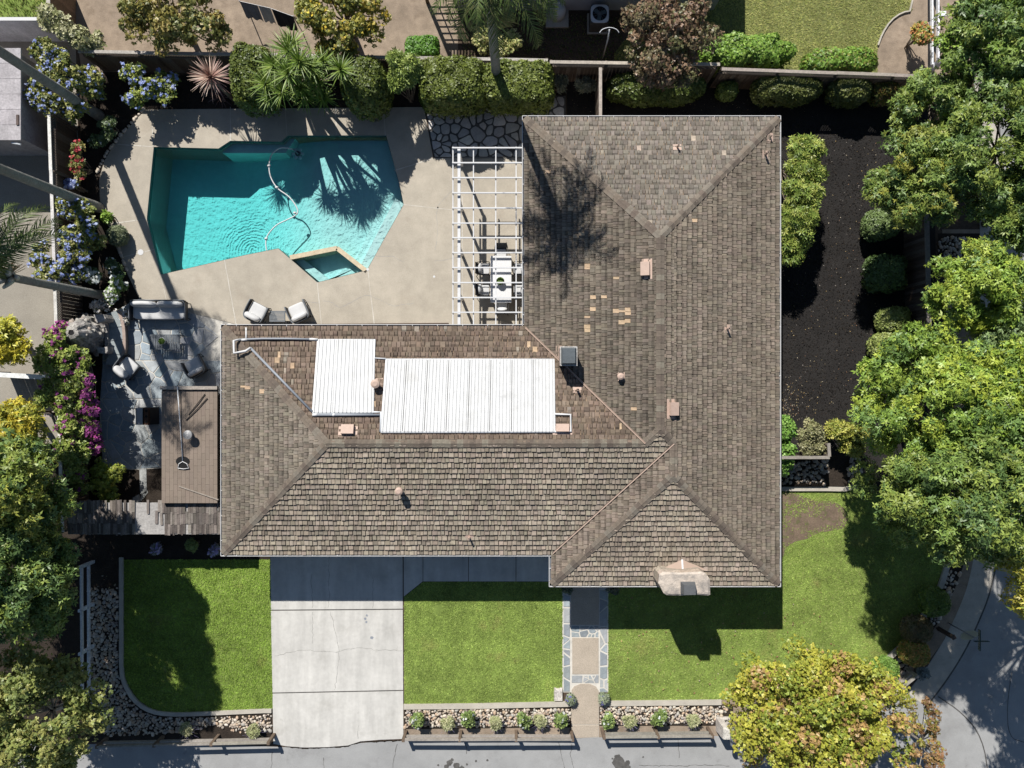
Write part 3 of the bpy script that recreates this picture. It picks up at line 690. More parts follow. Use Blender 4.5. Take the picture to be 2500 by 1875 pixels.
# fallen leaves
def litter(name, poly, n, cols, size, z, label, seed, focus=None):
    r = np.random.default_rng(seed)
    x0 = min(p[0] for p in poly); x1 = max(p[0] for p in poly); y0 = min(p[1] for p in poly); y1 = max(p[1] for p in poly)
    X = r.uniform(x0, x1, n * 3); Y = r.uniform(y0, y1, n * 3); k = inside_np(X, Y, poly); X, Y = X[k][:n], Y[k][:n]
    if focus:
        for fx, fy, fr, fn in focus: X = np.concatenate([X, r.normal(fx, fr, fn)]); Y = np.concatenate([Y, r.normal(fy, fr, fn)])
    n = len(X); a = r.uniform(0, 2 * pi, n); s = size * r.uniform(.5, 1.3, n); e = r.uniform(.35, .7, n)
    ca, sa = np.cos(a), np.sin(a)
    def pt(u, v, zz): return np.stack([X + (u * ca - v * e * sa) * s, Y + (u * sa + v * e * ca) * s, np.full(n, z) + zz * s], -1)
    V = np.stack([pt(-1, 0, .1), pt(0, -1, .4), pt(1, 0, .15), pt(0, 1, .5)], 1).reshape(-1, 3)
    c = np.array(cols)[r.integers(0, len(cols), n)] * r.uniform(.7, 1.2, (n, 1))
    link(name, npmesh(name, V, np.arange(n * 4).reshape(-1, 4), c), 'petal', label=label, cat='leaves' if 'leaves' in name else 'mulch', kind='stuff')
LEAFC = [(.42, .30, .14), (.5, .4, .22), (.35, .2, .12), (.55, .48, .36)]
fx, fy = P(1925, 975)
litter('fallen_leaves', PL([(1900, 330), (2150, 350), (2140, 900), (2000, 1020), (1900, 1020)]), 330, LEAFC + [(.3, .27, .24)] * 2, .028, .02, 'pale dry leaves scattered on the black mulch', 21, [(fx, fy, .45, 130), (*P(1920, 1000), .3, 60)])
litter('fallen_leaves', PL([(1500, 1440), (2080, 1440), (2130, 1580), (1900, 1700), (1500, 1700)]), 120, LEAFC + [(.6, .45, .2)], .05, .06, 'yellow leaves scattered on the corner lawn', 22)
litter('mulch_chips', PL([(1895, 300), (2190, 310), (2230, 700), (2160, 900), (2110, 1020), (1895, 1040)]), 9000, [(.035, .029, .025), (.022, .019, .018), (.055, .044, .036), (.013, .012, .011)], .035, .012, 'dark bark chips covering the side yard', 25)
litter('fallen_leaves', PL([(1390, 205), (2000, 215), (2000, 290), (1390, 290)]), 160, LEAFC, .02, .02, 'dry leaves on shaded mulch behind the house', 23)
litter('fallen_leaves', PL([(215, 1380), (290, 1400), (300, 1750), (215, 1750)]), 60, LEAFC, .05, .1, 'fallen leaves on cobbles by the white fence', 24)
# ------------------------------------------------------------------ the house
E0, PT = 2.72, 0.33                 # eave height, roof pitch
XW, XA, XC, XE = -11.65, .544, 1.63, 10.74
YN, YM, YS, YC = 10.72, 2.28, -6.83, -8.07
ha, hb = (XE - XA) / 2, (YM - YS) / 2
XRA, YRB, XRC = XA + ha, YS + hb, XC + hb
ANx = (XRA, YN - ha); ASx = (XRA, YS + ha)
K = sqrt(1 + PT * PT)
SL = {   # name: (uphill direction, eave position along it, [convex plan pieces])
 'north': ((0, -1), -YN, [[(XA, YN), (XE, YN), ANx]]),
 'west':  ((1, 0), XA, [[(XA, YN), ANx, ASx, (XA + hb, YRB), (XA, YM)]]),
 'wing_north': ((0, -1), -YM, [[(XW, YM), (XA, YM), (XA + hb, YRB), (XW + hb, YRB)]]),
 'wing_west': ((1, 0), XW, [[(XW, YM), (XW + hb, YRB), (XW, YS)]]),
 'wing_south': ((0, 1), YS, [[(XW, YS), (XW + hb, YRB), (XRC, YRB), (XC, YS)], [(XA + hb, YRB), ASx, (XRC, YRB)]]),
 'gable_west': ((1, 0), XC, [[(XC, YS), (XRC, YRB), (XRC, YC + hb), (XC, YC)]]),
 'gable_south': ((0, 1), YC, [[(XC, YC), (XRC, YC + hb), (XE, YC)]]),
 'east': ((-1, 0), -XE, [[(XE, YC), (XRC, YC + hb), (XRC, YN - (XE - XRC)), (XE, YN)], [(XRC, YRB), ASx, ANx, (XRC, YN - (XE - XRC))]]),
}
def plane(nm):
    g, w0 = SL[nm][:2]; return (E0 - PT * w0, PT * g[0], PT * g[1])
def onroof(px, py, nm, off=0.0):
    a, b, c = plane(nm); a += off; dx, dy = (px - 1250) / F, (937.5 - py) / F
    t = (HC - a) / (1 + b * dx + c * dy); return Vector((t * dx, t * dy, HC - t))
def frame(nm):
    g = SL[nm][0]; v = Vector((g[0], g[1], PT)).normalized(); n = Vector((-PT * g[0], -PT * g[1], 1)).normalized(); return v.cross(n), v, n   # along eave, uphill, normal

house = empty('house', (0, 0, 0), label='ranch house with grey brown wood shake hip roof', cat='house')
# walls
WALLS = [(XW + .55, YM - .55), (XA + .55, YM - .55), (XA + .55, YN - .55), (XE - .55, YN - .55), (XE - .55, YC + .55), (XC + .55, YC + .55), (XC + .55, YS + .55), (XW + .55, YS + .55)]
for i in range(len(WALLS)):
    a, c = Vector(WALLS[i]), Vector(WALLS[(i + 1) % len(WALLS)]); d = (c - a).normalized()
    b = MB(); b.beam((a.x, a.y, 1.32), (c.x - d.x * .0, c.y - d.y * .0, 1.32), .16, 2.62); b.build('wall', 'stucco', house)
EAVES = [(XW, YM), (XA, YM), (XA, YN), (XE, YN), (XE, YC), (XC, YC), (XC, YS), (XW, YS)]
sheet('soffit', EAVES, E0 - .10, 'stucco', parent=house)

PALE = {'west': [(1336, 421), (1393, 511), (1427, 572), (1411, 577), (1440, 648), (1440, 657), (1500, 681), (1440, 718), (1440, 728), (1455, 729), (1470, 725), (1455, 758), (1500, 759), (1516, 762), (1530, 758), (1530, 766), (1440, 773), (1516, 789), (1530, 782), (1440, 793), (1440, 800), (1440, 806), (1545, 995)],
        'wing_north': [(684, 866), (680, 880), (718, 894), (1294, 840), (1310, 852), (1514, 1047), (917, 990)],
        'north': [(1556, 366), (1588, 544), (1689, 338), (1770, 380)],
        'wing_west': [(607, 948), (646, 955), (599, 945)], 'gable_west': [(1490, 1223), (1620, 1105)], 'east': [(1693, 542)], 'wing_south': [], 'gable_south': []}
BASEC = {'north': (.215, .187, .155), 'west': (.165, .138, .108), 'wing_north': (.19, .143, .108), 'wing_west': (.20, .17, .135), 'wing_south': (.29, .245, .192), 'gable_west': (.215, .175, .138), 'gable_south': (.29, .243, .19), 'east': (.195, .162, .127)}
EXPO = .215
singles = []        # (size, builder) candidates for loose shingle parts
for nm, (g, w0, pieces) in SL.items():
    uax = (g[1], -g[0]); base = BASEC[nm]; vv = frame(nm)
    # deck of new looking cedar under the shakes
    d = MB()
    for pc in pieces: d.poly([(x, y, E0 + PT * (x * g[0] + y * g[1] - w0)) for x, y in ccw(pc)])
    slope = d.build('roof_slope', 'cedar', house)
    mb = MB(); pale_uv = []
    for px, py in PALE[nm]:
        q = onroof(px, py, nm, .02); pale_uv.append((q.x * uax[0] + q.y * uax[1], q.x * g[0] + q.y * g[1] - w0))
    for pc in pieces:
        uw = [(x * uax[0] + y * uax[1], x * g[0] + y * g[1] - w0) for x, y in pc]
        u0 = min(p[0] for p in uw); u1 = max(p[0] for p in uw); wm = max(p[1] for p in uw); wn0 = min(p[1] for p in uw)
        if wn0 < .1: uwc = [(u, w if w > .01 else -.04) for u, w in uw]
        else: uwc = uw
        row = max(0, int(wn0 / EXPO) - 1); w = row * EXPO - .04
        while w < wm:
            u = u0 - rnd.uniform(0, .2); shade = rnd.uniform(.9, 1.1)
            while u < u1:
                wd = rnd.choice((.075, .09, .105, .12, .135, .15, .165)) * rnd.uniform(.9, 1.1) * (1.15 if nm.endswith('south') or nm.endswith('north') else .95)
                gap = rnd.choice((.014, .019, .024, .032)) * (1.0 if nm.endswith('south') or nm.endswith('north') else .6); lift = rnd.uniform(0, .014)
                jw = rnd.uniform(-.014, .014)
                rect = [(u, w + jw), (u + wd, w + jw + rnd.uniform(-.006, .006)), (u + wd, w + EXPO + .02), (u, w + EXPO + .02)]
                c = clip_convex(rect, uwc)
                if len(c) >= 3 and area(c) > .0015:
                    isp = any(u <= pu <= u + wd and w <= pw <= w + EXPO for pu, pw in pale_uv)
                    rr = rnd.random()
                    if isp: col = jit((.46, .38, .30) if nm == 'north' else (.50, .365, .24), .12)
                    elif rr < .012 and nm in ('north', 'wing_north'): col = jit((.30, .255, .205), .15)
                    elif rr < .05: col = jit(tuple(x * .72 for x in base), .12)
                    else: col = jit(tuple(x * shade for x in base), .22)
                    bt = rnd.uniform(.045, .065) + lift
                    def pt(p, low):
                        off = low + (.004 if low == 0 else (bt * (1 - max(0, min(1, (p[1] - w) / (EXPO + .02)))) + .022))
                        W = p[1]; x = p[0] * uax[0] + (W + w0) * g[0]; y = p[0] * uax[1] + (W + w0) * g[1]
                        return Vector((x, y, E0 + PT * W)) + vv[2] * off
                    c = ccw(c); top = [pt(p, .004) for p in c]; bot = [pt(p, 0) for p in c]
                    if (top[1] - top[0]).cross(top[2] - top[1]).z < 0: top.reverse(); bot.reverse()
                    wc = w + EXPO * rnd.uniform(.45, .7); upper_tone = rnd.uniform(.5, .85) if rnd.random() < .8 else 1.0  # upper part of most shakes darker by a random amount, lower part slightly lighter
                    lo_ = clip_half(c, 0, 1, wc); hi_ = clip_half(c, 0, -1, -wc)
                    bands = [([pt(p, .004) for p in q], s_) for q, s_ in ((lo_, 1.06), (hi_, upper_tone)) if len(q) >= 3]
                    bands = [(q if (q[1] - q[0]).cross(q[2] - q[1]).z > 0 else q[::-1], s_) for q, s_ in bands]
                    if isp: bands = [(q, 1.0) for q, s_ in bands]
                    item = (top, bot, col, bands)
                    singles.append(((2.0 if isp else 0) + area(c), len(singles), nm, item))
                u += wd + gap
            w += EXPO
    SL[nm] = SL[nm] + (slope,)
singles.sort(key=lambda s: -s[0])
fields = {}
for i, (sz, _, nm, (top, bot, col, bands)) in enumerate(singles):
    n = len(top)
    if i < 300:
        c = sum(top, Vector()) / n; mb = MB()
    else:
        mb = fields.setdefault(nm, MB()); c = Vector()
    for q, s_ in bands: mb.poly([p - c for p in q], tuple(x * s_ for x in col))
    ctr = sum(top, Vector()) / n; up_ = frame(nm)[1]
    for k in range(n):
        if ((top[k] + top[(k + 1) % n]) / 2 - ctr).normalized().dot(up_) > .8: continue
        mb.poly([bot[k] - c, bot[(k + 1) % n] - c, top[(k + 1) % n] - c, top[k] - c], col)
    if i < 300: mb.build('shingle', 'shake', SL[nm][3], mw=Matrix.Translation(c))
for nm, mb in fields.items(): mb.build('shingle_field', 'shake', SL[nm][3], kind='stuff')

# doors and windows under the eaves
def opening(name, p0, p1, z0, z1, out, face, frame_m, rows=1, cols=2):
    """framed leaf set 3 cm proud of a wall face between two plan points"""
    p0, p1, out = Vector(p0), Vector(p1), Vector(out); d = p1 - p0; o = out * .10
    g = empty(name, (0, 0, 0), parent=house); w = d / cols; hgt = (z1 - z0) / rows
    for i in range(cols):
        for j in range(rows):
            a, c_ = p0 + w * (i + .04) + o, p0 + w * (i + .96) + o; zz = z0 + hgt * (j + .5)
            MB().beam((a.x, a.y, zz), (c_.x, c_.y, zz), .03, hgt * .9).build('pane' if face == 'glass' else 'panel', face, g)
    for zz in (z0, z1): MB().beam((p0.x + o.x * 1.15, p0.y + o.y * 1.15, zz), (p1.x + o.x * 1.15, p1.y + o.y * 1.15, zz), .08, .08).build('frame', frame_m, g)
    for p in (p0, p1): MB().beam((p.x + o.x * 1.2, p.y + o.y * 1.2, z0), (p.x + o.x * 1.2, p.y + o.y * 1.2, z1), .08, .08).build('frame', frame_m, g)
mat('glass', (.02, .025, .03), .08, spec=.6)
ys, yn, xe, xw_, yc2 = YS + .55, YM - .55, XE - .55, XA + .55, YC + .55
opening('garage_door', (-10.4, ys), (-5.1, ys), .06, 2.15, (0, -1), 'whitewood', 'white', 4, 4)
opening('front_door', (.6, ys), (1.55, ys), .06, 2.1, (0, -1), 'wood', 'white', 3, 2)
for a, c_ in ((-3.9, -2.2), (-1.6, -.2)): opening('window', (a, ys), (c_, ys), .95, 2.05, (0, -1), 'glass', 'white')
opening('window', (3.0, yc2), (4.9, yc2), .8, 2.1, (0, -1), 'glass', 'white'); opening('window', (8.6, yc2), (9.8, yc2), .9, 2.1, (0, -1), 'glass', 'white')
for a in (-9.0, -5.2, -2.2): opening('patio_door', (a, yn), (a + 2.2, yn), .08, 2.1, (0, 1), 'glass', 'white')
for a in (3.4, 7.6): opening('patio_door', (xw_, a), (xw_, a + 1.9), .08, 2.1, (-1, 0), 'glass', 'white')
for a in (-5.5, -1.0, 3.2, 7.4): opening('window', (xe, a), (xe, a + 1.5), 1.0, 2.05, (1, 0), 'glass', 'white')

# ridge and hip caps
def cap_mesh(col, drop):
    mb = MB(); L_, w, t = .30, .155, .03
    for s in (1, -1):
        p = [(0, 0, .0), (L_, 0, -.012), (L_, s * w, -.012 - drop * w), (0, s * w, -drop * w)]
        if s < 0: p.reverse()
        up = [(x, y, z + .065 + t) for x, y, z in p]; lo = [(x, y, z + .03) for x, y, z in p]
        mb.poly(up, col)
        for k in range(4): mb.poly([lo[k], lo[(k + 1) % 4], up[(k + 1) % 4], up[k]], col)
    me = mb.mesh('ridge_cap'); me.materials.append(M['shake']); return me
CAPC = [(.15, .12, .095), (.18, .15, .118), (.125, .102, .082), (.205, .178, .142), (.165, .132, .104)]
CAP = {d: [cap_mesh(jit(c, .1), d) for c in CAPC] for d in (PT, PT / sqrt(2))}
def Z(x, y, nm): a, b, c = plane(nm); return a + b * x + c * y
def V3(p, nm): return Vector((p[0], p[1], Z(p[0], p[1], nm)))
hips = [((XA, YN), ANx, 'north'), ((XE, YN), ANx, 'north'), ((XW, YM), (XW + hb, YRB), 'wing_north'), ((XW, YS), (XW + hb, YRB), 'wing_south'),
        ((XC, YC), (XRC, YC + hb), 'gable_south'), ((XE, YC), (XRC, YC + hb), 'gable_south'), ((XA + hb, YRB), ASx, 'wing_south'), ((XRC, YRB), ASx, 'wing_south')]
ridges = [(ASx, ANx, 'west'), ((XW + hb, YRB), (XA + hb, YRB), 'wing_south'), ((XRC, YC + hb), (XRC, YRB), 'gable_west')]
for segs, dr in ((hips, PT / sqrt(2)), (ridges, PT)):
    for a, c, nm in segs:
        a, c = V3(a, nm), V3(c, nm); d = c - a; n = int(d.length / .235); ex = d.normalized(); ey = Vector((0, 0, 1)).cross(ex).normalized(); ez = ex.cross(ey)
        for i in range(n):
            p = a + d * (i / n) - ex * .03
            R = Matrix((ex, ey, ez)).transposed().to_4x4() @ Matrix.Rotation(rnd.uniform(-.05, .05), 4, 'Z')
            link('ridge_cap', rnd.choice(CAP[dr]), None, house, Matrix.Translation(p + Vector((0, 0, rnd.uniform(-.004, .006)))) @ R)
# valley flashing
for a, c, nm in (((XA, YM), (XA + hb, YRB), 'west'), ((XC, YS), (XRC, YRB), 'gable_west')):
    a, c = V3(a, nm), V3(c, nm); d = (c - a).normalized(); r = Vector((d.y, -d.x, 0)).normalized() * .036; u = Vector((0, 0, .10)); b = MB()
    b.poly([a + r + u * 1.25, c + r + u * 1.25, c + u, a + u]); b.poly([a + u, c + u, c - r + u * 1.25, a - r + u * 1.25])
    for f in b.f: pass
    b.build('valley_flashing', 'flashing', house)
# gutters: a white trough along each eave
gut = [((XW, YM), (XA, YM), (0, 1)), ((XA, YM), (XA, YN), (-1, 0)), ((XA, YN), (XE, YN), (0, 1)), ((XE, YN), (XE, YC), (1, 0)), ((XE, YC), (XC, YC), (0, -1)), ((XC, YC), (XC, YS), (-1, 0)), ((XC, YS), (XW, YS), (0, -1)), ((XW, YS), (XW, YM), (-1, 0))]
for a, c, o in gut:
    a, c, o = Vector(a), Vector(c), Vector(o); b = MB(); z = E0 - .02; d = (c - a).normalized()
    e0 = -.13 if (a.x, a.y) not in ((XA, YM), (XC, YS)) else .13
    e1 = .13 if (c.x, c.y) not in ((XA, YM), (XC, YS)) else -.13
    a2, c2 = a + d * e0, c + d * e1
    b.beam((*(a2 + o * .125), z), (*(c2 + o * .125), z), .022, .11, (.8, .8, .8))                 # lip
    gt = b.build('gutter', 'white', house)
    b = MB(); b.beam((*(a2 + o * .06), z - .05), (*(c2 + o * .06), z - .05), .10, .012); b.build('trough', 'pipegrey', gt)
    n = int((c - a).length / .95)
    for i in range(n):
        p = a + (c - a) * ((i + .5) / n); mb = MB(); mb.box((p.x + o.x * .07, p.y + o.y * .07, z + .045), (.02 + .12 * abs(o.x), .02 + .12 * abs(o.y), .012)); mb.build('gutter_hanger', 'white', house)
# dark threshold board along the terrace wall
MB().beam((*P(588, 797, .1), .1), (*P(1095, 793, .1), .1), .16, .14, (.08, .055, .04)).build('step', 'wood', house)

# roof fittings
def slope_box(b, o, nm, du, dv, dn, lift=0.0, col=(1, 1, 1)):
    u, v, n = frame(nm); vs_ = []
    for k in (lift, lift + dn):
        for i, j in ((-du / 2, -dv / 2), (du / 2, -dv / 2), (du / 2, dv / 2), (-du / 2, dv / 2)): vs_.append(o + u * i + v * j + n * k)
    b.raw(vs_, [(3, 2, 1, 0), (4, 5, 6, 7), (0, 1, 5, 4), (1, 2, 6, 5), (2, 3, 7, 6), (3, 0, 4, 7)], col)
def box_vent(px, py, nm, w, d, h=.16):
    o = onroof(px, py, nm, .05); v = empty('roof_vent', (0, 0, 0), parent=house)
    b = MB(); slope_box(b, o, nm, w, d, h, .03); b.build('hood', 'ventpaint', v)
    b = MB(); slope_box(b, o + frame(nm)[1] * .06, nm, w + .26, d + .05, .012, .012); b.build('flange', 'ventpaint', v)
box_vent(850, 1050, 'wing_north', .48, .36); box_vent(1576, 657, 'west', .52, .34); box_vent(1642, 998, 'east', .50, .34); box_vent(1373, 1047, 'wing_north', .5, .3)
def round_vent(px, py, nm, r, h):
    o = onroof(px, py, nm, h); x, y, z = o; zb = z - h - .05; v = empty('roof_vent', (0, 0, 0), parent=house)
    MB().tube([(x, y, zb), (x, y, z - .06)], r * .62, 14).build('flue', 'ventpaint', v)
    b = MB(); b.tube([(x, y, z - .12), (x, y, z - .02), (x, y, z + .02)], [r * 1.05, r, r * .55], 18); b.build('cap', 'ventpaint', v)
    b = MB(); slope_box(b, Vector((x, y, zb + .1)), nm, r * 2.6, r * 2.9, .012, -.02); b.build('flange', 'ventpaint', v)
round_vent(973, 1200, 'wing_south', .15, .5); round_vent(915, 937, 'wing_north', .17, .5); round_vent(1516, 919, 'west', .13, .36)
def pipe_vent(px, py, nm, h=.3, r=.04, lean=(0, 0)):
    o = onroof(px, py, nm, .05); v = empty('roof_vent', (0, 0, 0), parent=house)
    MB().tube([o - Vector((0, 0, .05)), o + Vector((lean[0], lean[1], h))], r, 10).build('pipe', 'ventpaint', v)
    b = MB(); b.tube([o + Vector((lean[0], lean[1], h - .002)), o + Vector((lean[0], lean[1], h + .004))], r * .7, 10); b.build('opening', 'black', v)
    b = MB(); slope_box(b, o, nm, .34, .26, .012, .01); b.build('flange', 'ventpaint', v)
pipe_vent(1653, 360, 'north'); pipe_vent(1868, 378, 'east', .34, .05); pipe_vent(1775, 803, 'east', .3, .045); pipe_vent(1146, 1312, 'wing_south', .28); pipe_vent(1880, 335, 'east', .2, .03)
# metal capped brick flue
ch = empty('chimney', (0, 0, 0), parent=house)
o = onroof(1383, 872, 'west', .0); x, y, z = o
b = MB(); b.box((x, y, z + .30), (.60, .68, 1.5), 0, (.40, .30, .25)); b.build('stack', 'rock', ch)
b = MB(); b.box((x, y, z + 1.07), (.66, .74, .07), 0, (.5, .48, .45)); b.build('crown', 'rock', ch)
b = MB(); b.box((x, y, z + 1.19), (.58, .66, .16), 0, (.10, .115, .125), .82); b.build('cap', 'tile', ch)
b = MB(); slope_box(b, onroof(1365, 870, 'west', .05), 'west', .85, .26, .012, .01); b.build('flashing', 'flashing', ch)
o2 = onroof(1409, 948, 'wing_north', .35); pipe_vent(1409, 951, 'wing_north', .4, .05)
# big stone chimney at the gable eave
c2 = empty('chimney', (0, 0, 0), parent=house)
hcm = 3.95
ring = [(1609, 1402), (1618, 1396), (1660, 1398), (1712, 1395), (1722, 1399), (1729, 1408), (1733, 1414), (1734, 1452), (1728, 1454), (1700, 1452), (1660, 1454), (1628, 1453), (1620, 1448), (1612, 1432), (1607, 1424)]
R_ = PL(ring, hcm); cxm = sum(p[0] for p in R_) / len(R_); cym = sum(p[1] for p in R_) / len(R_)
b = MB(); n = len(R_); zs = [0, .8, 1.6, 2.4, 3.1, 3.6, hcm]
rows = []
for k, zz in enumerate(zs):
    rows.append([(cxm + (x - cxm) * (1.0 + (.0 if k == 6 else rnd.uniform(-.02, .02))), cym + (y - cym) * (1 + (.0 if k == 6 else rnd.uniform(-.03, .03))), zz) for x, y in R_])
for k in range(6):
    for i in range(n):
        j = (i + 1) % n; b.poly([rows[k][i], rows[k][j], rows[k + 1][j], rows[k + 1][i]][::-1], jit((.42, .35, .28), .2))
b.build('stack', 'rock', c2)
inner = [(cxm + (x - cxm) * .9, cym + (y - cym) * .84, hcm + .05) for x, y in R_]
b = MB()
for i in range(n): j = (i + 1) % n; b.poly([rows[6][i], rows[6][j], inner[j], inner[i]][::-1], jit((.5, .45, .38), .1))
b.poly(inner[::-1]); b.build('mortar_crown', 'stonecap', c2, True)
xc, yc = P(1683, 1439, 4.25); b = MB(); b.box((xc, yc, 4.17), (.56, .46, .34), 0, (.11, .115, .12), .8); b.build('cap', 'tile', c2)
pk = onroof(1665, 1366, 'gable_south', .06); l_ = P3(1606, 1393, 3.3); r__ = P3(1726, 1391, 3.3); m_ = P3(1667, 1397, 3.55)
b = MB(); b.poly([pk, l_, m_]); b.poly([pk, m_, r__]); b.build('cricket', 'flashing', c2)
MB().beam(pk + Vector((0, 0, .015)), m_ + Vector((0, 0, .015)), .07, .02).build('cricket_ridge', 'white', c2)

# ------------------------------------------------------------------ white corrugated solar panels on the wing
def panel(corners, nsheets, ribs, label, pipes):
    t = empty('roof_panel', tuple(onroof(corners[0][0], corners[0][1], 'wing_north')), label=label, cat='roof panel', group='white corrugated panels on the wing roof')
    T = Matrix.Translation(-t.location); q = [onroof(x, y, 'wing_north', .13) for x, y in corners]     # tl, tr, br, bl
    n = frame('wing_north')[2]
    for s in range(nsheets):
        b = MB(); a0, a1 = s / nsheets + .0016, (s + 1) / nsheets - .0016; prof = []
        for k in range(ribs):
            f0 = k / ribs; st = 1 / ribs
            prof += [(f0, 0), (f0 + st * .38, 0), (f0 + st * .42, .03), (f0 + st * .53, .03), (f0 + st * .57, 0)]
        prof.append((1, 0)); row = []
        for f, hh in prof:
            t_ = a0 + (a1 - a0) * f; lift = n * (hh + .003 * (s % 2)); row.append((q[0].lerp(q[1], t_) + lift, q[3].lerp(q[2], t_) + lift))
        for k in range(len(row) - 1): b.poly([row[k][1], row[k + 1][1], row[k + 1][0], row[k][0]])
        b.build('corrugated_sheet', 'metalsheet', t, mw=T)
    for i, (a, c) in enumerate(((0, 1), (3, 2))):
        d = n * -.05; MB().tube([q[a] + d, q[c] + d], .042, 8).build('header_pipe', 'pipe', t, True, mw=T)
    b = MB()
    for a, c in ((0, 3), (1, 2)): b.beam(q[a] - n * .06, q[c] - n * .06, .03, .09)
    b.build('side_rail', 'pipe', t, mw=T)
    for pts, r, mm in pipes: MB().tube([onroof(x, y, nm, of) for x, y, nm, of in pts], r, 8).build('pipe', mm, t, True, mw=T)
    return t
W_ = 'wing_north'
panel([(775, 829), (915, 829), (911, 1007), (762, 1007)], 3, 5, 'smaller white corrugated roof panel near the hip', [
    ([(585, 829, W_, .12), (640, 827, W_, .12), (700, 827, W_, .12), (775, 829, W_, .12)], .045, 'pipegrey'), ([(601, 800, W_, .05), (601, 829, W_, .1)], .035, 'white'),
    ([(585, 829, W_, .13), (571, 832, 'wing_west', .3), (571, 862, 'wing_west', .3), (600, 857, W_, .25), (612, 849, W_, .2)], .05, 'white'), ([(612, 850, W_, .16), (762, 1005, W_, .12)], .05, 'pipegrey'),
    ([(763, 1013, W_, .1), (928, 1013, W_, .1)], .05, 'pipegrey'), ([(763, 1013, W_, .1), (775, 1013, W_, .1)], .056, 'white'), ([(812, 1013, W_, .1), (818, 1013, W_, .1)], .056, 'white'),
    ([(776, 829, W_, .125), (756, 828, W_, .125)], .052, 'white'), ([(604, 829, W_, .125), (590, 830, W_, .13)], .052, 'white'),
    ([(911, 1006, W_, .1), (930, 1006, W_, .1), (929, 1054, W_, .1)], .04, 'pipe')])
panel([(942, 877), (1353, 877), (1355, 1054), (929, 1054)], 8, 6, 'larger white corrugated roof panel beside the valley', [
    ([(1355, 1011, W_, .12), (1393, 1012, W_, .12), (1394, 1053, W_, .12), (1355, 1054, W_, .12)], .042, 'white'), ([(915, 829, W_, .1), (913, 874, W_, .1), (942, 876, W_, .1)], .035, 'pipe')])
# ------------------------------------------------------------------ fences
BOARDC = [(.105, .072, .052), (.135, .10, .075), (.085, .06, .045), (.155, .125, .10)]
def board_meshes(h, w=.142):
    out = []
    for c in BOARDC:
        mb = MB(); mb.box((0, 0, h / 2), (w, .02, h), 0, jit(c, .1)); me = mb.mesh('board'); me.materials.append(M['wood']); out.append(me)
    return out
BM = {}
def fence(name, p0, p1, h, label, cap=(.34, .31, .27), lat=True, boards=True, capw=.13, posts=None, latc=(.10, .09, .085)):
    p0, p1 = Vector(p0), Vector(p1); d = p1 - p0; L_ = d.length; a = atan2(d.y, d.x)
    f = empty(name, (p0.x, p0.y, 0), a, label, 'fence')
    bh = h - (.42 if lat else .06)
    if bh not in BM: BM[bh] = board_meshes(bh)
    if boards:
        n = int(L_ / .15)
        for i in range(n): link('board', BM[bh][rnd.randrange(4)], None, f, Matrix.Translation(((i + .5) * L_ / n, rnd.uniform(-.004, .004), rnd.uniform(0, .01))))
    if lat:
        b = MB(); z0, z1 = bh + .04, h - .04; hh = z1 - z0; x = -hh
        while x < L_:
            for s in (1, -1):
                xa, xb = (x, x + hh) if s > 0 else (x + hh, x)
                za, zb = z0, z1
                # clip to the run
                if min(xa, xb) < 0 or max(xa, xb) > L_: continue
                b.beam((xa, .012 * s, za), (xb, .012 * s, zb), .012, .028, latc, up=(0, 0, 1))
            x += .105
        b.build('lattice', 'wood', f, kind='stuff')
        MB().box((L_ / 2, 0, bh + .02), (L_, .07, .05), 0, (.12, .095, .075)).build('rail', 'wood', f)
    k = 0; x0 = 0.0
    while x0 < L_ - .01:                               # cap boards
        x1 = min(L_, x0 + 2.4); MB().box(((x0 + x1) / 2, rnd.uniform(-.006, .006), h - .015), (x1 - x0 - .006, capw, .04), 0, jit(cap, .12)).build('cap_rail', 'wood', f); x0 = x1
    n = max(1, round(L_ / 2.4)) if posts is None else posts
    for i in range(n + 1): MB().box((min(L_ - .05, max(.05, i * L_ / n)), .07, (h - .045) / 2), (.09, .09, h - .045), 0, jit((.12, .095, .075), .15)).build('post', 'wood', f)
    return f
FH = 1.9
fence('lattice_fence', P(119, 275, FH), P(143, 985, FH), FH, 'wood fence with white capped lattice beside the leaning palms', cap=(.62, .60, .57))
fence('lattice_fence', P(143, 990, FH), P(152, 1300, FH), FH, 'white capped fence behind the magenta bougainvillea', cap=(.62, .60, .57))
fence('lattice_fence', P(190, 125, FH), P(1338, 147, FH), FH, 'back fence behind the clipped hedges and yuccas', cap=(.40, .37, .33))
fence('board_fence', P(1342, 151, FH), P(1758, 157, FH), FH, 'dark board fence with lattice behind the copper tree', cap=(.42, .38, .32))
fence('board_fence', P(1762, 168, FH), P(2330, 188, FH), FH, 'back fence behind the mounded shrubs near the mulch yard', cap=(.34, .30, .26))
fence('side_fence', P(1466, 164, FH), P(1466, 320, FH), FH - .02, 'short fence from the back fence to the roof eave', cap=(.36, .32, .27), lat=False)
fence('boundary_fence', P(2262, 470, 1.8), P(2270, 850, 1.8), 1.8, 'weathered fence between mulch yard and street trees', cap=(.20, .18, .165), lat=False, capw=.2)
fence('gate_fence', P(1900, 1117, 1.6), P(2026, 1117, 1.6), 1.6, 'low fence crossing from the house to the cobbles', cap=(.30, .27, .235))
fence('gate_fence', P(2026, 1115, 1.6), P(2024, 1082, 1.6), 1.58, 'short return panel of the low cobble fence', cap=(.30, .27, .235), lat=False)
fence('white_fence', P(-40, 913, 1.5), P(128, 922, 1.5), 1.5, 'white fence top crossing the gravel side yard', cap=(.75, .75, .74), lat=False, capw=.2)
fence('lattice_fence', P(60, 1012, 1.6), P(128, 1014, 1.6), 1.6, 'short lattice panel near the yellow tree', cap=(.4, .35, .32))

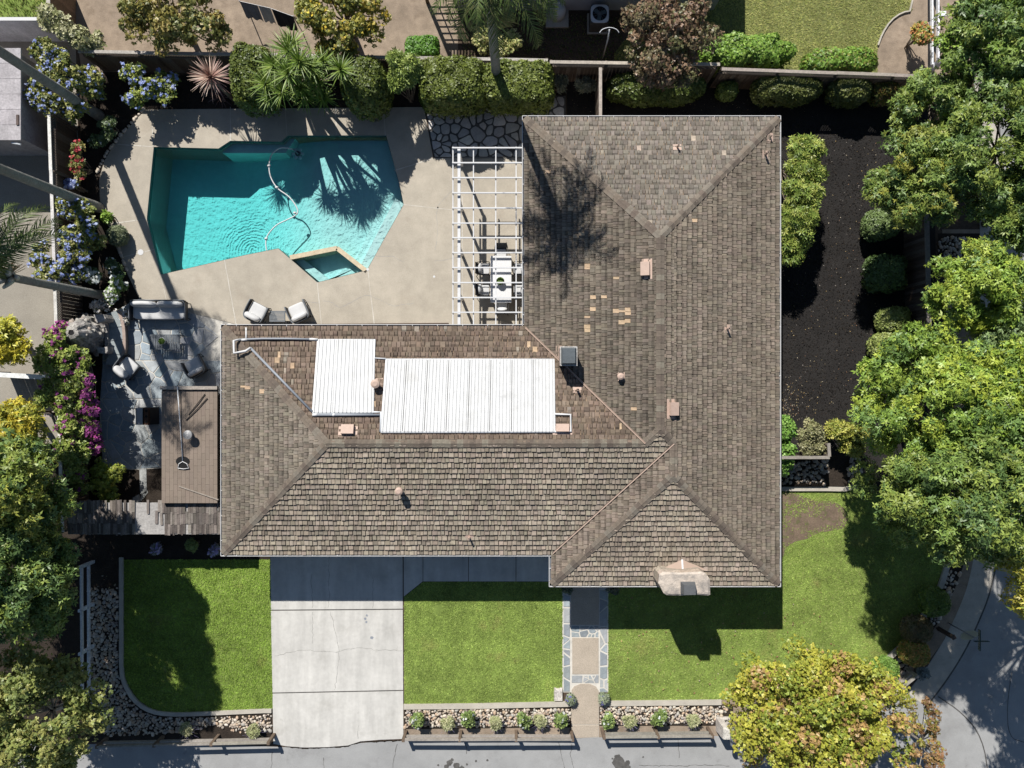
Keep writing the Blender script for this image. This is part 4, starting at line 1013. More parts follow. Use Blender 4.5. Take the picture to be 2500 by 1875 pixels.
def rail_fence(p0, p1, n, h, label, col, w=.10, off=.12, pc=None, tops=True):
    """posts with two rails on edge"""
    p0, p1 = Vector(p0), Vector(p1); d = p1 - p0; L_ = d.length; a = atan2(d.y, d.x)
    f = empty('rail_fence', (p0.x, p0.y, 0), a, label, 'rail fence')
    for i in range(n): MB().box((i * L_ / (n - 1), 0, h / 2), (w * 1.25, w * 1.25, h), 0, jit(pc or col, .12)).build('post', 'wood', f)
    for k, zz in enumerate((h * .92, h * .5)):
        for i in range(n - 1):
            x0, x1 = i * L_ / (n - 1), (i + 1) * L_ / (n - 1)
            MB().beam((x0 + .02, -off + .03 * k, zz + rnd.uniform(-.02, .02)), (x1 - .02, -off + .03 * k, zz + rnd.uniform(-.02, .02)), .07, .14, jit(col, .15)).build('rail', 'wood', f)
    return f
GW = (.30, .275, .24); DW = (.15, .11, .08)
rail_fence(P(663, 1803, .4), P(250, 1812, .4), 4, .85, 'grey split rail fence on the street before the cobble bed', GW, pc=DW, off=.02)
rail_fence(P(1396, 1795, .4), P(988, 1796, .4), 4, .85, 'grey split rail fence between driveway and front walk', GW, pc=DW, off=.02)
rail_fence(P(1733, 1787, .4), P(1472, 1790, .4), 3, .85, 'grey split rail fence between front walk and mailbox', GW, pc=DW, off=.02)
rail_fence(P(2226, 1642, .4), P(2165, 1692, .4), 2, .85, 'tilted grey rails at the street corner bush', (.36, .33, .29), off=.02)
rail_fence(P(212, 1378, .5), P(213, 1690, .5), 4, 1.05, 'white rail fence beside the cobble bed', (.62, .64, .68), off=-.06)
rail_fence(P(2284, -60, .6), P(2284, 160, .6), 3, 1.2, 'white rail fence beyond the back corner', (.75, .76, .78), w=.16, off=.2)

# ------------------------------------------------------------------ pergola
pg = empty('pergola', (*P(1129, 600), 0), label='white slatted pergola over the dining table', cat='pergola')
T = Matrix.Translation(-pg.location); HP = 2.5
def xw(px, h=HP): return P(px, 0, h)[0]
def yw(py, h=HP): return P(0, py, h)[1]
yt, yb = yw(359), yw(800); xl, xr = xw(1104.5), XA - .10
MB().beam((xw(1121, 2.36), yt + .02, 2.36), (xw(1121, 2.36), yb, 2.36), .12, .18).build('main_beam', 'white', pg, mw=T)
for i, px in enumerate((1106, 1156, 1210.5, 1260)): MB().beam((xw(px), yt, HP - .005), (xw(px), yb, HP - .005), .042, .10).build('stringer', 'white', pg, mw=T)
for py in (361, 397.5, 434, 471, 508, 545, 580.5, 617, 653.5, 690, 726.5, 762.5, 798): MB().beam((xl, yw(py, 2.58), 2.58), (xr, yw(py, 2.58), 2.58), .05, .07).build('rafter', 'white', pg, mw=T)
for py in (405, 515, 623.5, 732):
    x, y = P(1129, py); MB().box((x, y, 1.13), (.10, .10, 2.26)).build('post', 'white', pg, mw=T)

# ------------------------------------------------------------------ furniture
def cushion_mesh(sx, sy, sz, p=4.0, col=(1, 1, 1), n=20, m=12):
    v, f = [], []
    def pw(c, e): return math.copysign(abs(c) ** e, c)
    for j in range(m + 1):
        ph = -pi / 2 + pi * j / m
        for i in range(n):
            th = 2 * pi * i / n; cp = pw(cos(ph), 2 / p * 1.4)
            v.append((sx / 2 * pw(cos(th), 2 / p) * cp, sy / 2 * pw(sin(th), 2 / p) * cp, sz / 2 * pw(sin(ph), 2 / p * 1.4)))
    for j in range(m):
        for i in range(n): i2 = (i + 1) % n; f.append((j * n + i, j * n + i2, (j + 1) * n + i2, (j + 1) * n + i))
    b = MB(); b.raw(v, f, col); return b.mesh('cushion', True)
def band(pts, z0, z1, th, col=(1, 1, 1)):
    """upright curved shell following pts"""
    b = MB(); o = [Vector(p) for p in pts]; ins = []
    for i in range(len(o)):
        d = (o[min(i + 1, len(o) - 1)] - o[max(i - 1, 0)]).normalized(); ins.append(o[i] + Vector((-d.y, d.x)) * th)
    for i in range(len(o) - 1):
        a, c, e, g = o[i], o[i + 1], ins[i + 1], ins[i]
        for q in ([(a, z0), (c, z0), (c, z1), (a, z1)], [(a, z1), (c, z1), (e, z1), (g, z1)], [(g, z1), (e, z1), (e, z0), (g, z0)]): b.poly([(p.x, p.y, z) for p, z in q], col)
    for i in (0, -1): b.poly([(o[i].x, o[i].y, z0), (o[i].x, o[i].y, z1), (ins[i].x, ins[i].y, z1), (ins[i].x, ins[i].y, z0)], col)
    return b
def seatpiece(name, loc, rz, W, D, label, cat, ncush, nseat=1, z=0.03, group=None):
    """upholstered lounge seat facing local +y"""
    t = empty(name, (*loc, z), rz, label, cat, group); w, d = W / 2, D / 2
    arc = [(-w, d), (-w - .01, 0), (-w + .02, -d + .14), (-w + .1, -d + .03), (-w + .22, -d - .01), (w - .22, -d - .01), (w - .1, -d + .03), (w - .02, -d + .14), (w + .01, 0), (w, d)]
    arc = [(p.x, p.y) for p in spline([(x, y, 0) for x, y in arc], 3)]
    band(arc, .34, .60, .035).build('shell', 'darkmetal', t)
    tb = MB(); tb.tube([(x, y, .615) for x, y in arc], .024, 7); tb.build('top_rail', 'greymetal', t, True)
    MB().box((0, 0, .27), (W - .06, D - .06, .07)).build('seat_frame', 'darkmetal', t)
    for i in range(nseat):
        ww = (W - .12) / nseat; link('seat_cushion', cushion_mesh(ww - .01, D - .12, .17, 7), 'cushion', t, Matrix.Translation((-(W - .12) / 2 + ww * (i + .5), .03, .39)))
    for i in range(ncush):
        ww = (W - .14) / ncush
        link('back_cushion', cushion_mesh(ww, .24, .44, 3.4), 'cushion', t, Matrix.Translation((-(W - .14) / 2 + ww * (i + .5), -d + .17, .62)) @ Matrix.Rotation(.28, 4, 'X') @ Matrix.Rotation(rnd.uniform(-.04, .04), 4, 'Z'))
    for sx in (-1, 1):
        for sy in (-1, 1): MB().tube([(sx * (w - .02), sy * (d - .08), 0), (sx * (w - .05), sy * (d - .1), .26)], [.018, .024], 6).build('leg', 'darkmetal', t)
        MB().tube([(sx * w, d - .02, .6), (sx * (w + .015), d + .01, .3), (sx * (w - .02), d - .08, .0)], .018, 6).build('arm_post', 'darkmetal', t, True)
    return t
seatpiece('sofa', P(387, 758, .5), pi, 2.42, .84, 'long white cushioned sofa on the blue flagstones', 'sofa', 2)
seatpiece('armchair', P(309, 898, .5), radians(-41), .86, .84, 'white cushioned armchair beside the bougainvillea', 'armchair', 1, group='outdoor armchairs')
seatpiece('armchair', P(475, 896, .5), radians(28), .84, .82, 'white cushioned armchair beside the house gutter', 'armchair', 1, group='outdoor armchairs')
seatpiece('armchair', P(625, 762, .5), radians(-27), .86, .82, 'poolside white armchair farther from the pergola', 'armchair', 1, group='outdoor armchairs')
seatpiece('armchair', P(728, 762, .5), radians(24), .86, .82, 'poolside white armchair nearer the pergola', 'armchair', 1, group='outdoor armchairs')
def slat_table(name, loc, rz, W, D, H, n, label, along='y', matn='greymetal'):
    t = empty(name, (*loc, .03), rz, label, 'table')
    for i in range(n):
        if along == 'y': s = (W - .08) / n; MB().box((-W / 2 + .04 + s * (i + .5), 0, H - .015), (s * .80, D - .08, .025)).build('slat', matn, t)
        else: s = (D - .08) / n; MB().box((0, -D / 2 + .04 + s * (i + .5), H - .015), (W - .08, s * .72, .025)).build('slat', matn, t)
    b = MB()
    for sx in (-1, 1): b.box((sx * (W / 2 - .02), 0, H - .02), (.04, D, .045))
    for sy in (-1, 1): b.box((0, sy * (D / 2 - .02), H - .0205), (W - .081, .04, .045))
    b.build('frame', matn, t)
    for sx in (-1, 1):
        for sy in (-1, 1): MB().box((sx * (W / 2 - .03), sy * (D / 2 - .03), H / 2 - .02), (.045, .045, H - .05)).build('leg', matn, t)
    return t
slat_table('coffee_table', P(403, 835, .42), 0, 1.30, .66, .42, 12, 'dark slatted coffee table in front of the sofa')
slat_table('side_table', P(676.5, 772, .5), 0, .68, .47, .45, 7, 'small dark slatted side table between poolside armchairs', 'x')
def pot(name, loc, z, r, h, label, potmat='white'):
    t = empty(name, (*loc, z), 0, label, 'potted plant')
    b = MB(); b.tube([(0, 0, 0), (0, 0, h * .5), (0, 0, h)], [r * .6, r * .92, r], 20); b.tube([(0, 0, h - .001), (0, 0, h + .012), (0, 0, h + .012), (0, 0, h - .03)], [r, r, r * .88, r * .86], 20, cap=False); b.build('pot', potmat, t, True)
    pos = []; rr = np.random.default_rng(int(z * 100) + 3)
    d = rr.normal(size=(420, 3)); d /= np.linalg.norm(d, axis=1)[:, None]; d[:, 2] = abs(d[:, 2])
    V, Fc, C = scatter(T_SMALL, d * r * .85 * np.array([1, 1, .6]) + np.array([0, 0, h - .01]), d, rr.uniform(.5, .9, 420) * .5, rr, [(.09, .16, .025), (.13, .2, .04)])
    link('foliage', npmesh('foliage', V, Fc, C), 'leaf', t)
# --- dining set
dt = empty('dining_table', (*P(1223, 682, .74), .03), 0, 'white dining table under the pergola', 'table')
MB().box((0, 0, .72), (.90, 2.02, .045)).build('table_top', 'tabletop', dt)
for sx in (-1, 1):
    for sy in (-1, 1): MB().box((sx * .38, sy * .9, .35), (.07, .07, .70)).build('leg', 'white', dt)
MB().box((0, 0, .66), (.7, 1.75, .07)).build('apron', 'white', dt)
def dchair(loc, rz, label, pillow=True):
    t = empty('dining_chair', (*loc, .03), rz, label, 'chair', 'dining chairs round the white table')
    MB().box((0, .02, .43), (.48, .46, .03)).build('seat', 'darkfabric', t)
    link('seat_pad', cushion_mesh(.44, .40, .06, 7), 'cushion', t, Matrix.Translation((0, .05, .47)))
    b = MB(); b.raw([(-.24, -.2, .46), (.24, -.2, .46), (.22, -.33, .86), (-.22, -.33, .86), (-.24, -.22, .46), (.24, -.22, .46), (.22, -.35, .86), (-.22, -.35, .86)], [(0, 1, 2, 3), (7, 6, 5, 4), (0, 4, 5, 1), (1, 5, 6, 2), (2, 6, 7, 3), (3, 7, 4, 0)]); b.build('backrest', 'darkfabric', t)
    for s in (-1, 1):
        MB().tube(spline([(s * .26, .24, 0), (s * .27, .25, .45), (s * .28, .22, .64), (s * .29, -.05, .66), (s * .25, -.3, .66)], 3), .016, 6).build('arm_frame', 'darkmetal', t, True)
        MB().tube([(s * .25, -.34, 0), (s * .245, -.25, .44), (s * .23, -.35, .88)], .016, 6).build('back_leg', 'darkmetal', t, True)
    if pillow: link('pillow', cushion_mesh(.44, .17, .38, 2.6), 'cushion', t, Matrix.Translation((rnd.uniform(-.03, .03), -.15, .64)) @ Matrix.Rotation(.35, 4, 'X') @ Matrix.Rotation(rnd.uniform(-.2, .2), 4, 'Y'))
dchair(P(1181, 657, .45), -pi / 2, 'pool side dining chair nearer the flagstone court'); dchair(P(1181, 709, .45), -pi / 2, 'pool side dining chair nearer the wing roof')
dchair(P(1268, 657, .45), pi / 2, 'house side dining chair nearer the flagstone court'); dchair(P(1268, 709, .45), pi / 2, 'house side dining chair nearer the wing roof')
dchair(P(1224, 617, .45), pi, 'dining chair at the table end towards the court', False); dchair(P(1226, 748, .45), 0, 'dining chair with white pillow at the wing end')

# ------------------------------------------------------------------ lean-to shed, grill, low shake roof
sh = empty('lean_to_shed', (*P(465, 1085), 0), label='flat roofed shed covered with brown asphalt shingles', cat='shed')
T = Matrix.Translation(-sh.location); HS = 2.25
x0, y1 = P(395, 948, HS); x1, y0 = P(531, 1228, HS)
MB().box(((x0 + x1) / 2, (y0 + y1) / 2, HS - .06), (x1 - x0, y1 - y0, .10), 0, (.10, .08, .065)).build('roof_deck', 'wood', sh, mw=T)
MB().box(((x0 + x1) / 2 + .05, (y0 + y1) / 2 - .1, HS / 2 - .06), (x1 - x0 - .2, y1 - y0 - .35, HS - .12), 0, (.16, .13, .10)).build('wall', 'wood', sh, mw=T)
nx_, ny_ = 14, 9; sw, sl = (x1 - x0) / nx_, (y1 - y0 - .1) / ny_
for i in range(nx_):
    for j in range(ny_ + 1):
        ya = y0 + (j - .5 * (i % 2)) * sl; yb_ = min(ya + sl - .006, y1 - .08); ya = max(ya, y0)
        if yb_ - ya < .05: continue
        MB().box((x0 + sw * (i + .5), (ya + yb_) / 2, HS + .004 + .006 * rnd.random()), (sw - .006, yb_ - ya, .018), 0, jit((.225, .18, .145), .06)).build('shingle', 'asphaltshingle', sh, mw=T)
MB().box(((x0 + x1) / 2, y1 + .02, HS + .05), (x1 - x0 + .05, .14, .12), 0, (.34, .30, .26)).build('fascia_board', 'wood', sh, mw=T)
c = P3(456, 1062, HS + .45)
MB().tube([(c.x, c.y, HS), (c.x, c.y, HS + .34)], .09, 12).build('vent_pipe', 'pipegrey', sh, True, mw=T)
MB().tube([(c.x, c.y, HS + .34), (c.x, c.y, HS + .40), (c.x, c.y, HS + .45)], [.19, .18, .05], 18).build('vent_cap', 'steel', sh, mw=T)
for a, d in (((500, 962), (460, 1012)), ((506, 972), (454, 1026))):
    p, q = P3(*a, HS + .05), P3(*d, HS + .05); MB().tube([p, (p + q) / 2 + Vector((.02, .0, .01)), q], .018, 6, (.03, .027, .025)).build('loose_stick', 'wood', sh, mw=T)
p, q = P3(437, 1187, HS + .04), P3(533, 1220, HS + .06); MB().beam(p, q, .05, .02, (.30, .26, .22)).build('loose_stick', 'wood', sh, mw=T)
for q in ([(533, 948), (540, 960), (544, 1010), (541, 1012)], ):
    MB().prism(PL(q, 1.9), 1.86, 1.92, (.12, .12, .12)).build('strap', 'wood', sh, mw=T)
for ya, yb_ in ((1012, 1018), (1076, 1098)): MB().prism(PL([(531, ya), (546, ya), (546, yb_), (531, yb_)], 1.9), 1.8, 1.9, (.34, .32, .28)).build('cross_board', 'wood', sh, mw=T)
# pole with skimmer net lying on the shed
sk = empty('pool_skimmer', tuple(P3(433, 944, HS)), label='pool skimmer net with long pole on shed roof', cat='pool skimmer')
T2 = Matrix.Translation(-sk.location)
MB().tube([P3(433, 944, HS + .17), P3(440, 1040, HS + .08), P3(446, 1126, HS + .06)], .02, 7).build('pole', 'pipe', sk, True, mw=T2)
c = P3(446, 1135, HS + .06); nr = [P3(434, 1143, HS + .07), P3(437, 1132, HS + .07), P3(446, 1127, HS + .07), P3(456, 1132, HS + .07), P3(461, 1143, HS + .07), P3(448, 1145, HS + .07)]
MB().tube(nr + [nr[0]], .017, 6).build('hoop', 'white', sk, True, mw=T2)
b = MB(); b.poly([p - Vector((0, 0, .02)) for p in nr]); b.poly([P3(446 + cos(a) * 17, 1126 + sin(a) * 12, HS + .032) for a in np.linspace(0, 2 * pi, 14, endpoint=False)]); b.build('net', 'black', sk, mw=T2)
# barbecue grill
gr = empty('grill', (*P(376, 1014), .03), label='stainless barbecue grill against the shed', cat='grill')
MB().box((.0, 0, .42), (.52, .74, .80), 0, (.05, .05, .05)).build('cabinet', 'darkmetal', gr)
b = MB(); prof = [(-.30, .84), (-.28, .98), (-.18, 1.06), (.0, 1.08), (.06, 1.06)]
for (a, z_a), (c_, z_c) in zip(prof, prof[1:]): b.poly([(a, -.36, z_a), (c_, -.36, z_c), (c_, .36, z_c), (a, .36, z_a)][::-1])
for s in (-1, 1): b.poly([(a, s * .36, z) for a, z in prof] + [(.06, s * .36, .84)])
b.build('lid', 'steel', gr)
MB().box((.17, 0, .93), (.20, .72, .14), 0, (.09, .045, .03)).build('rear_shelf', 'wood', gr)
for s in (-.24, 0, .24): MB().tube([(.19, s, 1.0), (.19, s, 1.03)], [.06, .05], 10).build('knob', 'black', gr)
MB().tube([(-.30, -.33, .95), (-.40, -.33, .96), (-.40, .33, .96), (-.30, .33, .95)], .016, 6).build('handle', 'darkmetal', gr)
# low roofed wall with worn shakes
lw = empty('roofed_wall', (*P(350, 1262), 0), label='low garden wall under a worn broken shake roof', cat='wall')
T = Matrix.Translation(-lw.location); HL = 2.05
x0, y1 = P(165, 1228, HL); x1, y0 = P(543, 1305, HL)
MB().box(((x0 + x1) / 2, (y0 + y1) / 2, HL - .09), (x1 - x0, y1 - y0, .08), 0, (.36, .345, .33)).build('roof_deck', 'wood', lw, mw=T)
MB().box(((x0 + x1) / 2, (y0 + y1) / 2, HL / 2 - .07), (x1 - x0 - .3, .2, HL - .14), 0, (.2, .17, .14)).build('wall', 'wood', lw, mw=T)
xx = x0
while xx < x1 - .06:
    wd = rnd.uniform(.06, .13)
    for r_ in range(3):
        yy = y1 - (r_ + 1) * (y1 - y0) / 3; px = 1250 + xx * F / (HC - HL)
        bare = 328 < px < 392 and not (r_ == 0 and rnd.random() < .3) and not (px > 375 and rnd.random() < .4)
        if bare or rnd.random() < .05: continue
        MB().box((xx + wd / 2, yy + .28 + rnd.uniform(-.03, .03), HL - .035 + .012 * (2 - r_) + rnd.uniform(0, .014)), (wd - rnd.uniform(.004, .012), rnd.uniform(.46, .62), .016), rnd.uniform(-.04, .04), jit(rnd.choice(((.19, .165, .145), (.235, .205, .18), (.14, .12, .105), (.10, .085, .075))), .18)).build('shake', 'wood', lw, mw=T)
    xx += wd

# ------------------------------------------------------------------ boulder fireplace and curved hearth
fp = empty('stone_fireplace', (*P(222, 818), 0), label='rounded boulder fireplace beside the patio', cat='fireplace')
T = Matrix.Translation(-fp.location); base = P3(218, 818, 0); topc = P3(176, 812, 2.0)
b = MB(); rows = []; NR, NA = 15, 34
for k in range(NR):
    t = k / (NR - 1); zz = 2.0 * t; c = base.lerp(topc, t ** 1.1); rad = (1.0 - .70 * t ** 2.0); row = []
    for i in range(NA):
        a = 2 * pi * i / NA; lump = 1 + .07 * sin(5 * a + 3 * t) + .05 * sin(9 * a - 7 * t) + rnd.uniform(-.05, .05); row.append((c.x + cos(a) * rad * .92 * lump, c.y + sin(a) * rad * .84 * lump, zz + rnd.uniform(-.03, .03)))
    rows.append(row)
for k in range(NR - 1):
    for i in range(NA): j = (i + 1) % NA; b.poly([rows[k][i], rows[k][j], rows[k + 1][j], rows[k + 1][i]], jit(rnd.choice(((.30, .285, .27), (.38, .36, .33), (.24, .225, .21))), .15))
ir = [(topc.x + (x - topc.x) * .45, topc.y + (y - topc.y) * .45, 2.06) for x, y, z in rows[-1]]
for i in range(NA): j = (i + 1) % NA; b.poly([rows[-1][i], rows[-1][j], ir[j], ir[i]], (.36, .34, .31))
b.build('boulder', 'rock', fp, True, mw=T)
b = MB(); b.poly([(x, y, 2.02) for x, y, z in ir]); b.build('flue_opening', 'black', fp, mw=T)
rock_r = random.Random(4)
for i in range(46):                                   # knobbly field stones on the dome
    a = rock_r.uniform(0, 2 * pi); k = rock_r.randrange(3, 13); t = k / (NR - 1); p = Vector(rows[k][int(a / 2 / pi * NA) % NA]); s = rock_r.uniform(.06, .13)
    link('field_stone', CME[rock_r.choice((3, 5, 10, 12, 17))], None, fp, T @ Matrix.Translation(p - Vector((0, 0, .04))) @ Matrix.Rotation(a, 4, 'Z') @ Matrix.Diagonal((s * 1.2, s, s * .8, 1)))
arm1 = [(236, 776), (250, 778), (258, 782)]; arm2 = [(240, 852), (252, 858), (262, 857)]
for q, hh in (([(228, 768), (252, 767), (258, 776), (256, 784), (236, 788)], 1.1), ([(236, 846), (240, 862), (258, 864), (263, 857), (262, 846), (250, 848)], .9), ([(254, 786), (262, 786), (264, 846), (256, 846)], .55)):
    MB().prism(PL(q, hh), 0, hh, (.33, .31, .29)).build('hearth_wall', 'rock', fp, mw=T)
MB().prism(PL([(236, 786), (255, 786), (257, 848), (238, 848)], .2), 0, .2, (.01, .01, .01)).build('fire_pit', 'black', fp, mw=T)
MB().box((*P(244, 822, .4), .36), (.1, .5, .12), 0, (.32, .31, .30)).build('grate', 'wood', fp, mw=T)
hs = empty('hearth_step', (*P(285, 820), 0), label='raised curved flagstone hearth beside the boulder fireplace', cat='hearth')
T = Matrix.Translation(-hs.location)
up = [(252, 768), (287, 757), (294, 775), (300, 800), (302, 830), (302, 850), (297, 872), (288, 888), (276, 892), (256, 892), (264, 860), (263, 785)]
MB().prism(PL(up, .42), .0, .40, (.25, .27, .28), side=(.30, .24, .20)).build('platform', 'tile', hs, mw=T)
for q in ([(254, 770), (285, 760), (292, 777), (297, 797), (265, 800), (263, 785)], [(265, 802), (298, 799), (300, 828), (266, 832)], [(266, 834), (300, 830), (300, 850), (296, 866), (266, 862)], [(265, 864), (295, 868), (286, 886), (275, 890), (258, 890)]):
    MB().prism(PL(q, .42), .40, .425, jit((.27, .30, .31), .08)).build('flagstone', 'tile', hs, mw=T)
rim = spline([P3(288, 757, .44), P3(296, 775, .44), P3(302, 800, .44), P3(304, 835, .44), P3(302, 862, .44), P3(292, 886, .44)], 4)
b = MB()
for p, q in zip(rim, rim[1:]): b.beam(p, q, .13, .07, jit((.36, .28, .24), .08))
b.build('rim_stone', 'tile', hs, mw=T)

# ------------------------------------------------------------------ street furniture
mb_ = empty('mailbox', (*P(1764, 1766), 0), label='stone mailbox pillar beside the yellow tree', cat='mailbox')
MB().box((0, 0, .45), (.62, .62, .9), 0, (.52, .48, .44), .8).build('pillar', 'rock', mb_)
MB().box((0, 0, .96), (.5, .5, .1), 0, (.58, .55, .5), .85).build('pillar_cap', 'rock', mb_)
b = MB(); pr = [(cos(a) * .10, sin(a) * .11 + .10) for a in np.linspace(0, pi, 9)] + [(-.10, 0), (.10, 0)]
for i in range(len(pr)):
    j = (i + 1) % len(pr); b.poly([(pr[i][0] + .12, -.42, 1.02 + pr[i][1]), (pr[j][0] + .12, -.42, 1.02 + pr[j][1]), (pr[j][0] + .12, .1, 1.02 + pr[j][1]), (pr[i][0] + .12, .1, 1.02 + pr[i][1])])
for yy in (-.42, .1): b.poly([(x + .12, yy, 1.02 + z) for x, z in pr])
b.build('letter_box', 'greymetal', mb_)
ss = empty('street_sign', (*P(2315, 1521), 0), label='street name sign above a pale sign on a thin pole', cat='street sign')
MB().tube([(0, 0, 0), (0, 0, 2.05)], .028, 8).build('pole', 'pipegrey', ss, True)
b = MB(); oc = [(cos(a) * .36, sin(a) * .36) for a in np.linspace(pi / 8, 2 * pi + pi / 8, 8, endpoint=False)]
b.raw([(.05, y, 1.40 + z) for y, z in oc] + [(.056, y, 1.40 + z) for y, z in oc], [tuple(range(8)), tuple(range(15, 7, -1))] + [(i, (i + 1) % 8, 8 + (i + 1) % 8, 8 + i) for i in range(8)])
b.build('sign_plate', 'sign', ss, mw=Matrix.Rotation(radians(-62), 4, 'Z'))
MB().box((0, 0, 2.10), (.016, .86, .15)).build('name_blade', 'signblade', ss)
MB().box((0, 0, 2.24), (.62, .012, .13)).build('name_blade', 'signblade', ss)
b = MB(); lr = random.Random(3); y = -.40                       # lettering strokes on the blade
while y < .40:
    k = lr.choice((0, 1, 2, 3)); hh = .085; w = .04
    for s in (-.0125, .0125):
        if k in (0, 1, 3): b.box((s, y, 2.10), (.002, .012, hh))
        if k in (0, 2): b.box((s, y + w / 2, 2.10 + hh / 2 - .006), (.002, w, .012)); b.box((s, y + w / 2, 2.10 - hh / 2 + .006), (.002, w, .012))
        if k in (1, 2): b.box((s, y + w / 2, 2.10), (.002, w, .012))
        if k in (0, 3): b.box((s, y + w, 2.10), (.002, .012, hh))
    y += .068
b.build('lettering', 'white', ss)
wp = empty('wooden_post', (*P(2290, 1534), 0), label='dark wooden post beside the street sign', cat='post')
MB().box((0, 0, .55), (.14, .14, 1.1), .5, (.06, .045, .035)).build('shaft', 'wood', wp)
MB().box((0, 0, 1.12), (.17, .17, .05), .5, (.08, .06, .05)).build('cap', 'wood', wp)
lid = empty('stone_block', (*P(1363, 1694), 0), label='pale concrete utility lid at lawn edge by the walk', cat='utility lid')
MB().box((0, 0, .07), (.36, .54, .12), 0, (.55, .51, .46), .96).build('lid', 'rock', lid); MB().box((0, 0, .008), (.40, .58, .03), 0, (.4, .37, .33)).build('rim', 'rock', lid)

# ------------------------------------------------------------------ neighbours' things beyond the fences
nh = empty('neighbour_house', (*P(1340, 0), 0), label='grey stucco house wall behind the back fence', cat='house')
T = Matrix.Translation(-nh.location); xa, yw_ = P(1116, 25); xb = P(1742, 25)[0]
MB().box(((xa + xb) / 2, yw_ + 3, 1.35), (xb - xa, 6, 2.7)).build('wall', 'stuccoblue', nh, mw=T)
MB().box(((xa + xb) / 2, yw_ + 3, 2.78), (xb - xa + .5, 6.5, .14), 0, (.2, .18, .16)).build('roof', 'asphaltshingle', nh, mw=T)
for px in (1150, 1165): MB().box((P(px, 23)[0], yw_ - .03, .12), (.3, .05, .2), 0, (.02, .02, .02)).build('crawl_vent', 'wood', nh, mw=T)
ac = empty('air_conditioner', (*P(1458, 60), 0), label='square air conditioner unit by the grey stucco wall', cat='air conditioner')
MB().box((0, 0, .05), (.9, .9, .08)).build('pad', 'concrete', ac)
MB().box((0, 0, .50), (.76, .76, .82), 0, (.10, .095, .09)).build('cabinet', 'wood', ac)
b = MB(); n = 28; outer = []; inn = []
for i in range(n):
    a = 2 * pi * i / n; m = max(abs(cos(a)), abs(sin(a))); rr = min(.39 / m, .47); outer.append((cos(a) * rr, sin(a) * rr)); inn.append((cos(a) * .31, sin(a) * .31))
for i in range(n): j = (i + 1) % n; b.poly([(*inn[i], .95), (*outer[i], .93), (*outer[j], .93), (*inn[j], .95)]); b.poly([(*outer[i], .90), (*outer[j], .90), (*outer[j], .93), (*outer[i], .93)])
b.build('top_cover', 'pipe', ac)
b = MB(); b.poly([(*p, .915) for p in inn]); b.build('fan_well', 'black', ac)
for k in range(3): a = k * 2.1 + .4; MB().box((cos(a) * .15, sin(a) * .15, .922), (.26, .16, .008), a, (.1, .14, .15)).build('fan_blade', 'tile', ac)
for k in range(6): a = k * pi / 6; MB().box((0, 0, .952 + k * .0006), (.62, .008, .004), a).build('grille_bar', 'greymetal', ac)
MB().tube([(0, 0, .93), (0, 0, .945)], .06, 10).build('hub', 'greymetal', ac)
pf = empty('pool_filter', (*P(1360, 42), 0), label='pale pool filter tank on a slab by the stucco wall', cat='pool filter')
MB().box((.0, 0, .05), (1.0, .98, .10)).build('slab', 'concrete', pf)
MB().tube([(0, .05, .1), (0, .05, .5), (0, .05, .72), (0, .05, .80)], [.33, .36, .28, .08], 20).build('tank', 'whitewood', pf, True)
MB().tube([(.0, .2, .6), (.0, .22, .95)], .10, 14).build('valve', 'whitewood', pf, True)
MB().tube([(0, .22, .94), (0, .22, .955)], .075, 14).build('valve_opening', 'pipegrey', pf)
MB().tube([(.0, .1, .75), (.0, -.1, .82), (.0, -.2, .6)], .06, 10).build('pipe', 'whitewood', pf, True)
MB().box((.12, .42, .3), (.80, .2, .6), 0, (.06, .02, .02)).build('brick_guard', 'wood', pf)
at = empty('tv_antenna', (*P(1471, 150), 0), label='thin curved antenna on a post behind the back fence', cat='antenna')
MB().tube([(0, .12, 0), (0, .12, 1.9), (0, .3, 2.25)], .03, 6).build('mast', 'pipe', at, True)
MB().tube(spline([(-.40, .18, 2.2), (-.28, .3, 2.25), (0, .36, 2.28), (.28, .3, 2.25), (.40, .18, 2.2)], 4), .018, 6).build('arc', 'pipe', at, True)
tr = empty('trellis_gate', (*P(1078, 6), 0), label='wooden trellis arch casting a grid shadow', cat='trellis')
for x in (-.62, .62): MB().box((x, 0, 1.2), (.13, .13, 2.4), 0, (.14, .10, .07)).build('post', 'wood', tr)
for z in (.25, .55, .85, 1.15, 1.45, 1.75): MB().box((0, .03, z), (1.12, .03, .06), 0, (.15, .11, .08)).build('rail', 'wood', tr)
for x in (-.2, .2): MB().box((x, 0, 1.0), (.05, .03, 1.7), 0, (.15, .11, .08)).build('upright', 'wood', tr)
MB().box((0, 0, 2.02), (1.3, .06, .26), 0, (.15, .11, .08)).build('header', 'wood', tr)
for i in range(9): MB().box((-.56 + i * .14, 0, 2.42), (.035, .6, .09), 0, (.15, .11, .08)).build('slat', 'wood', tr)
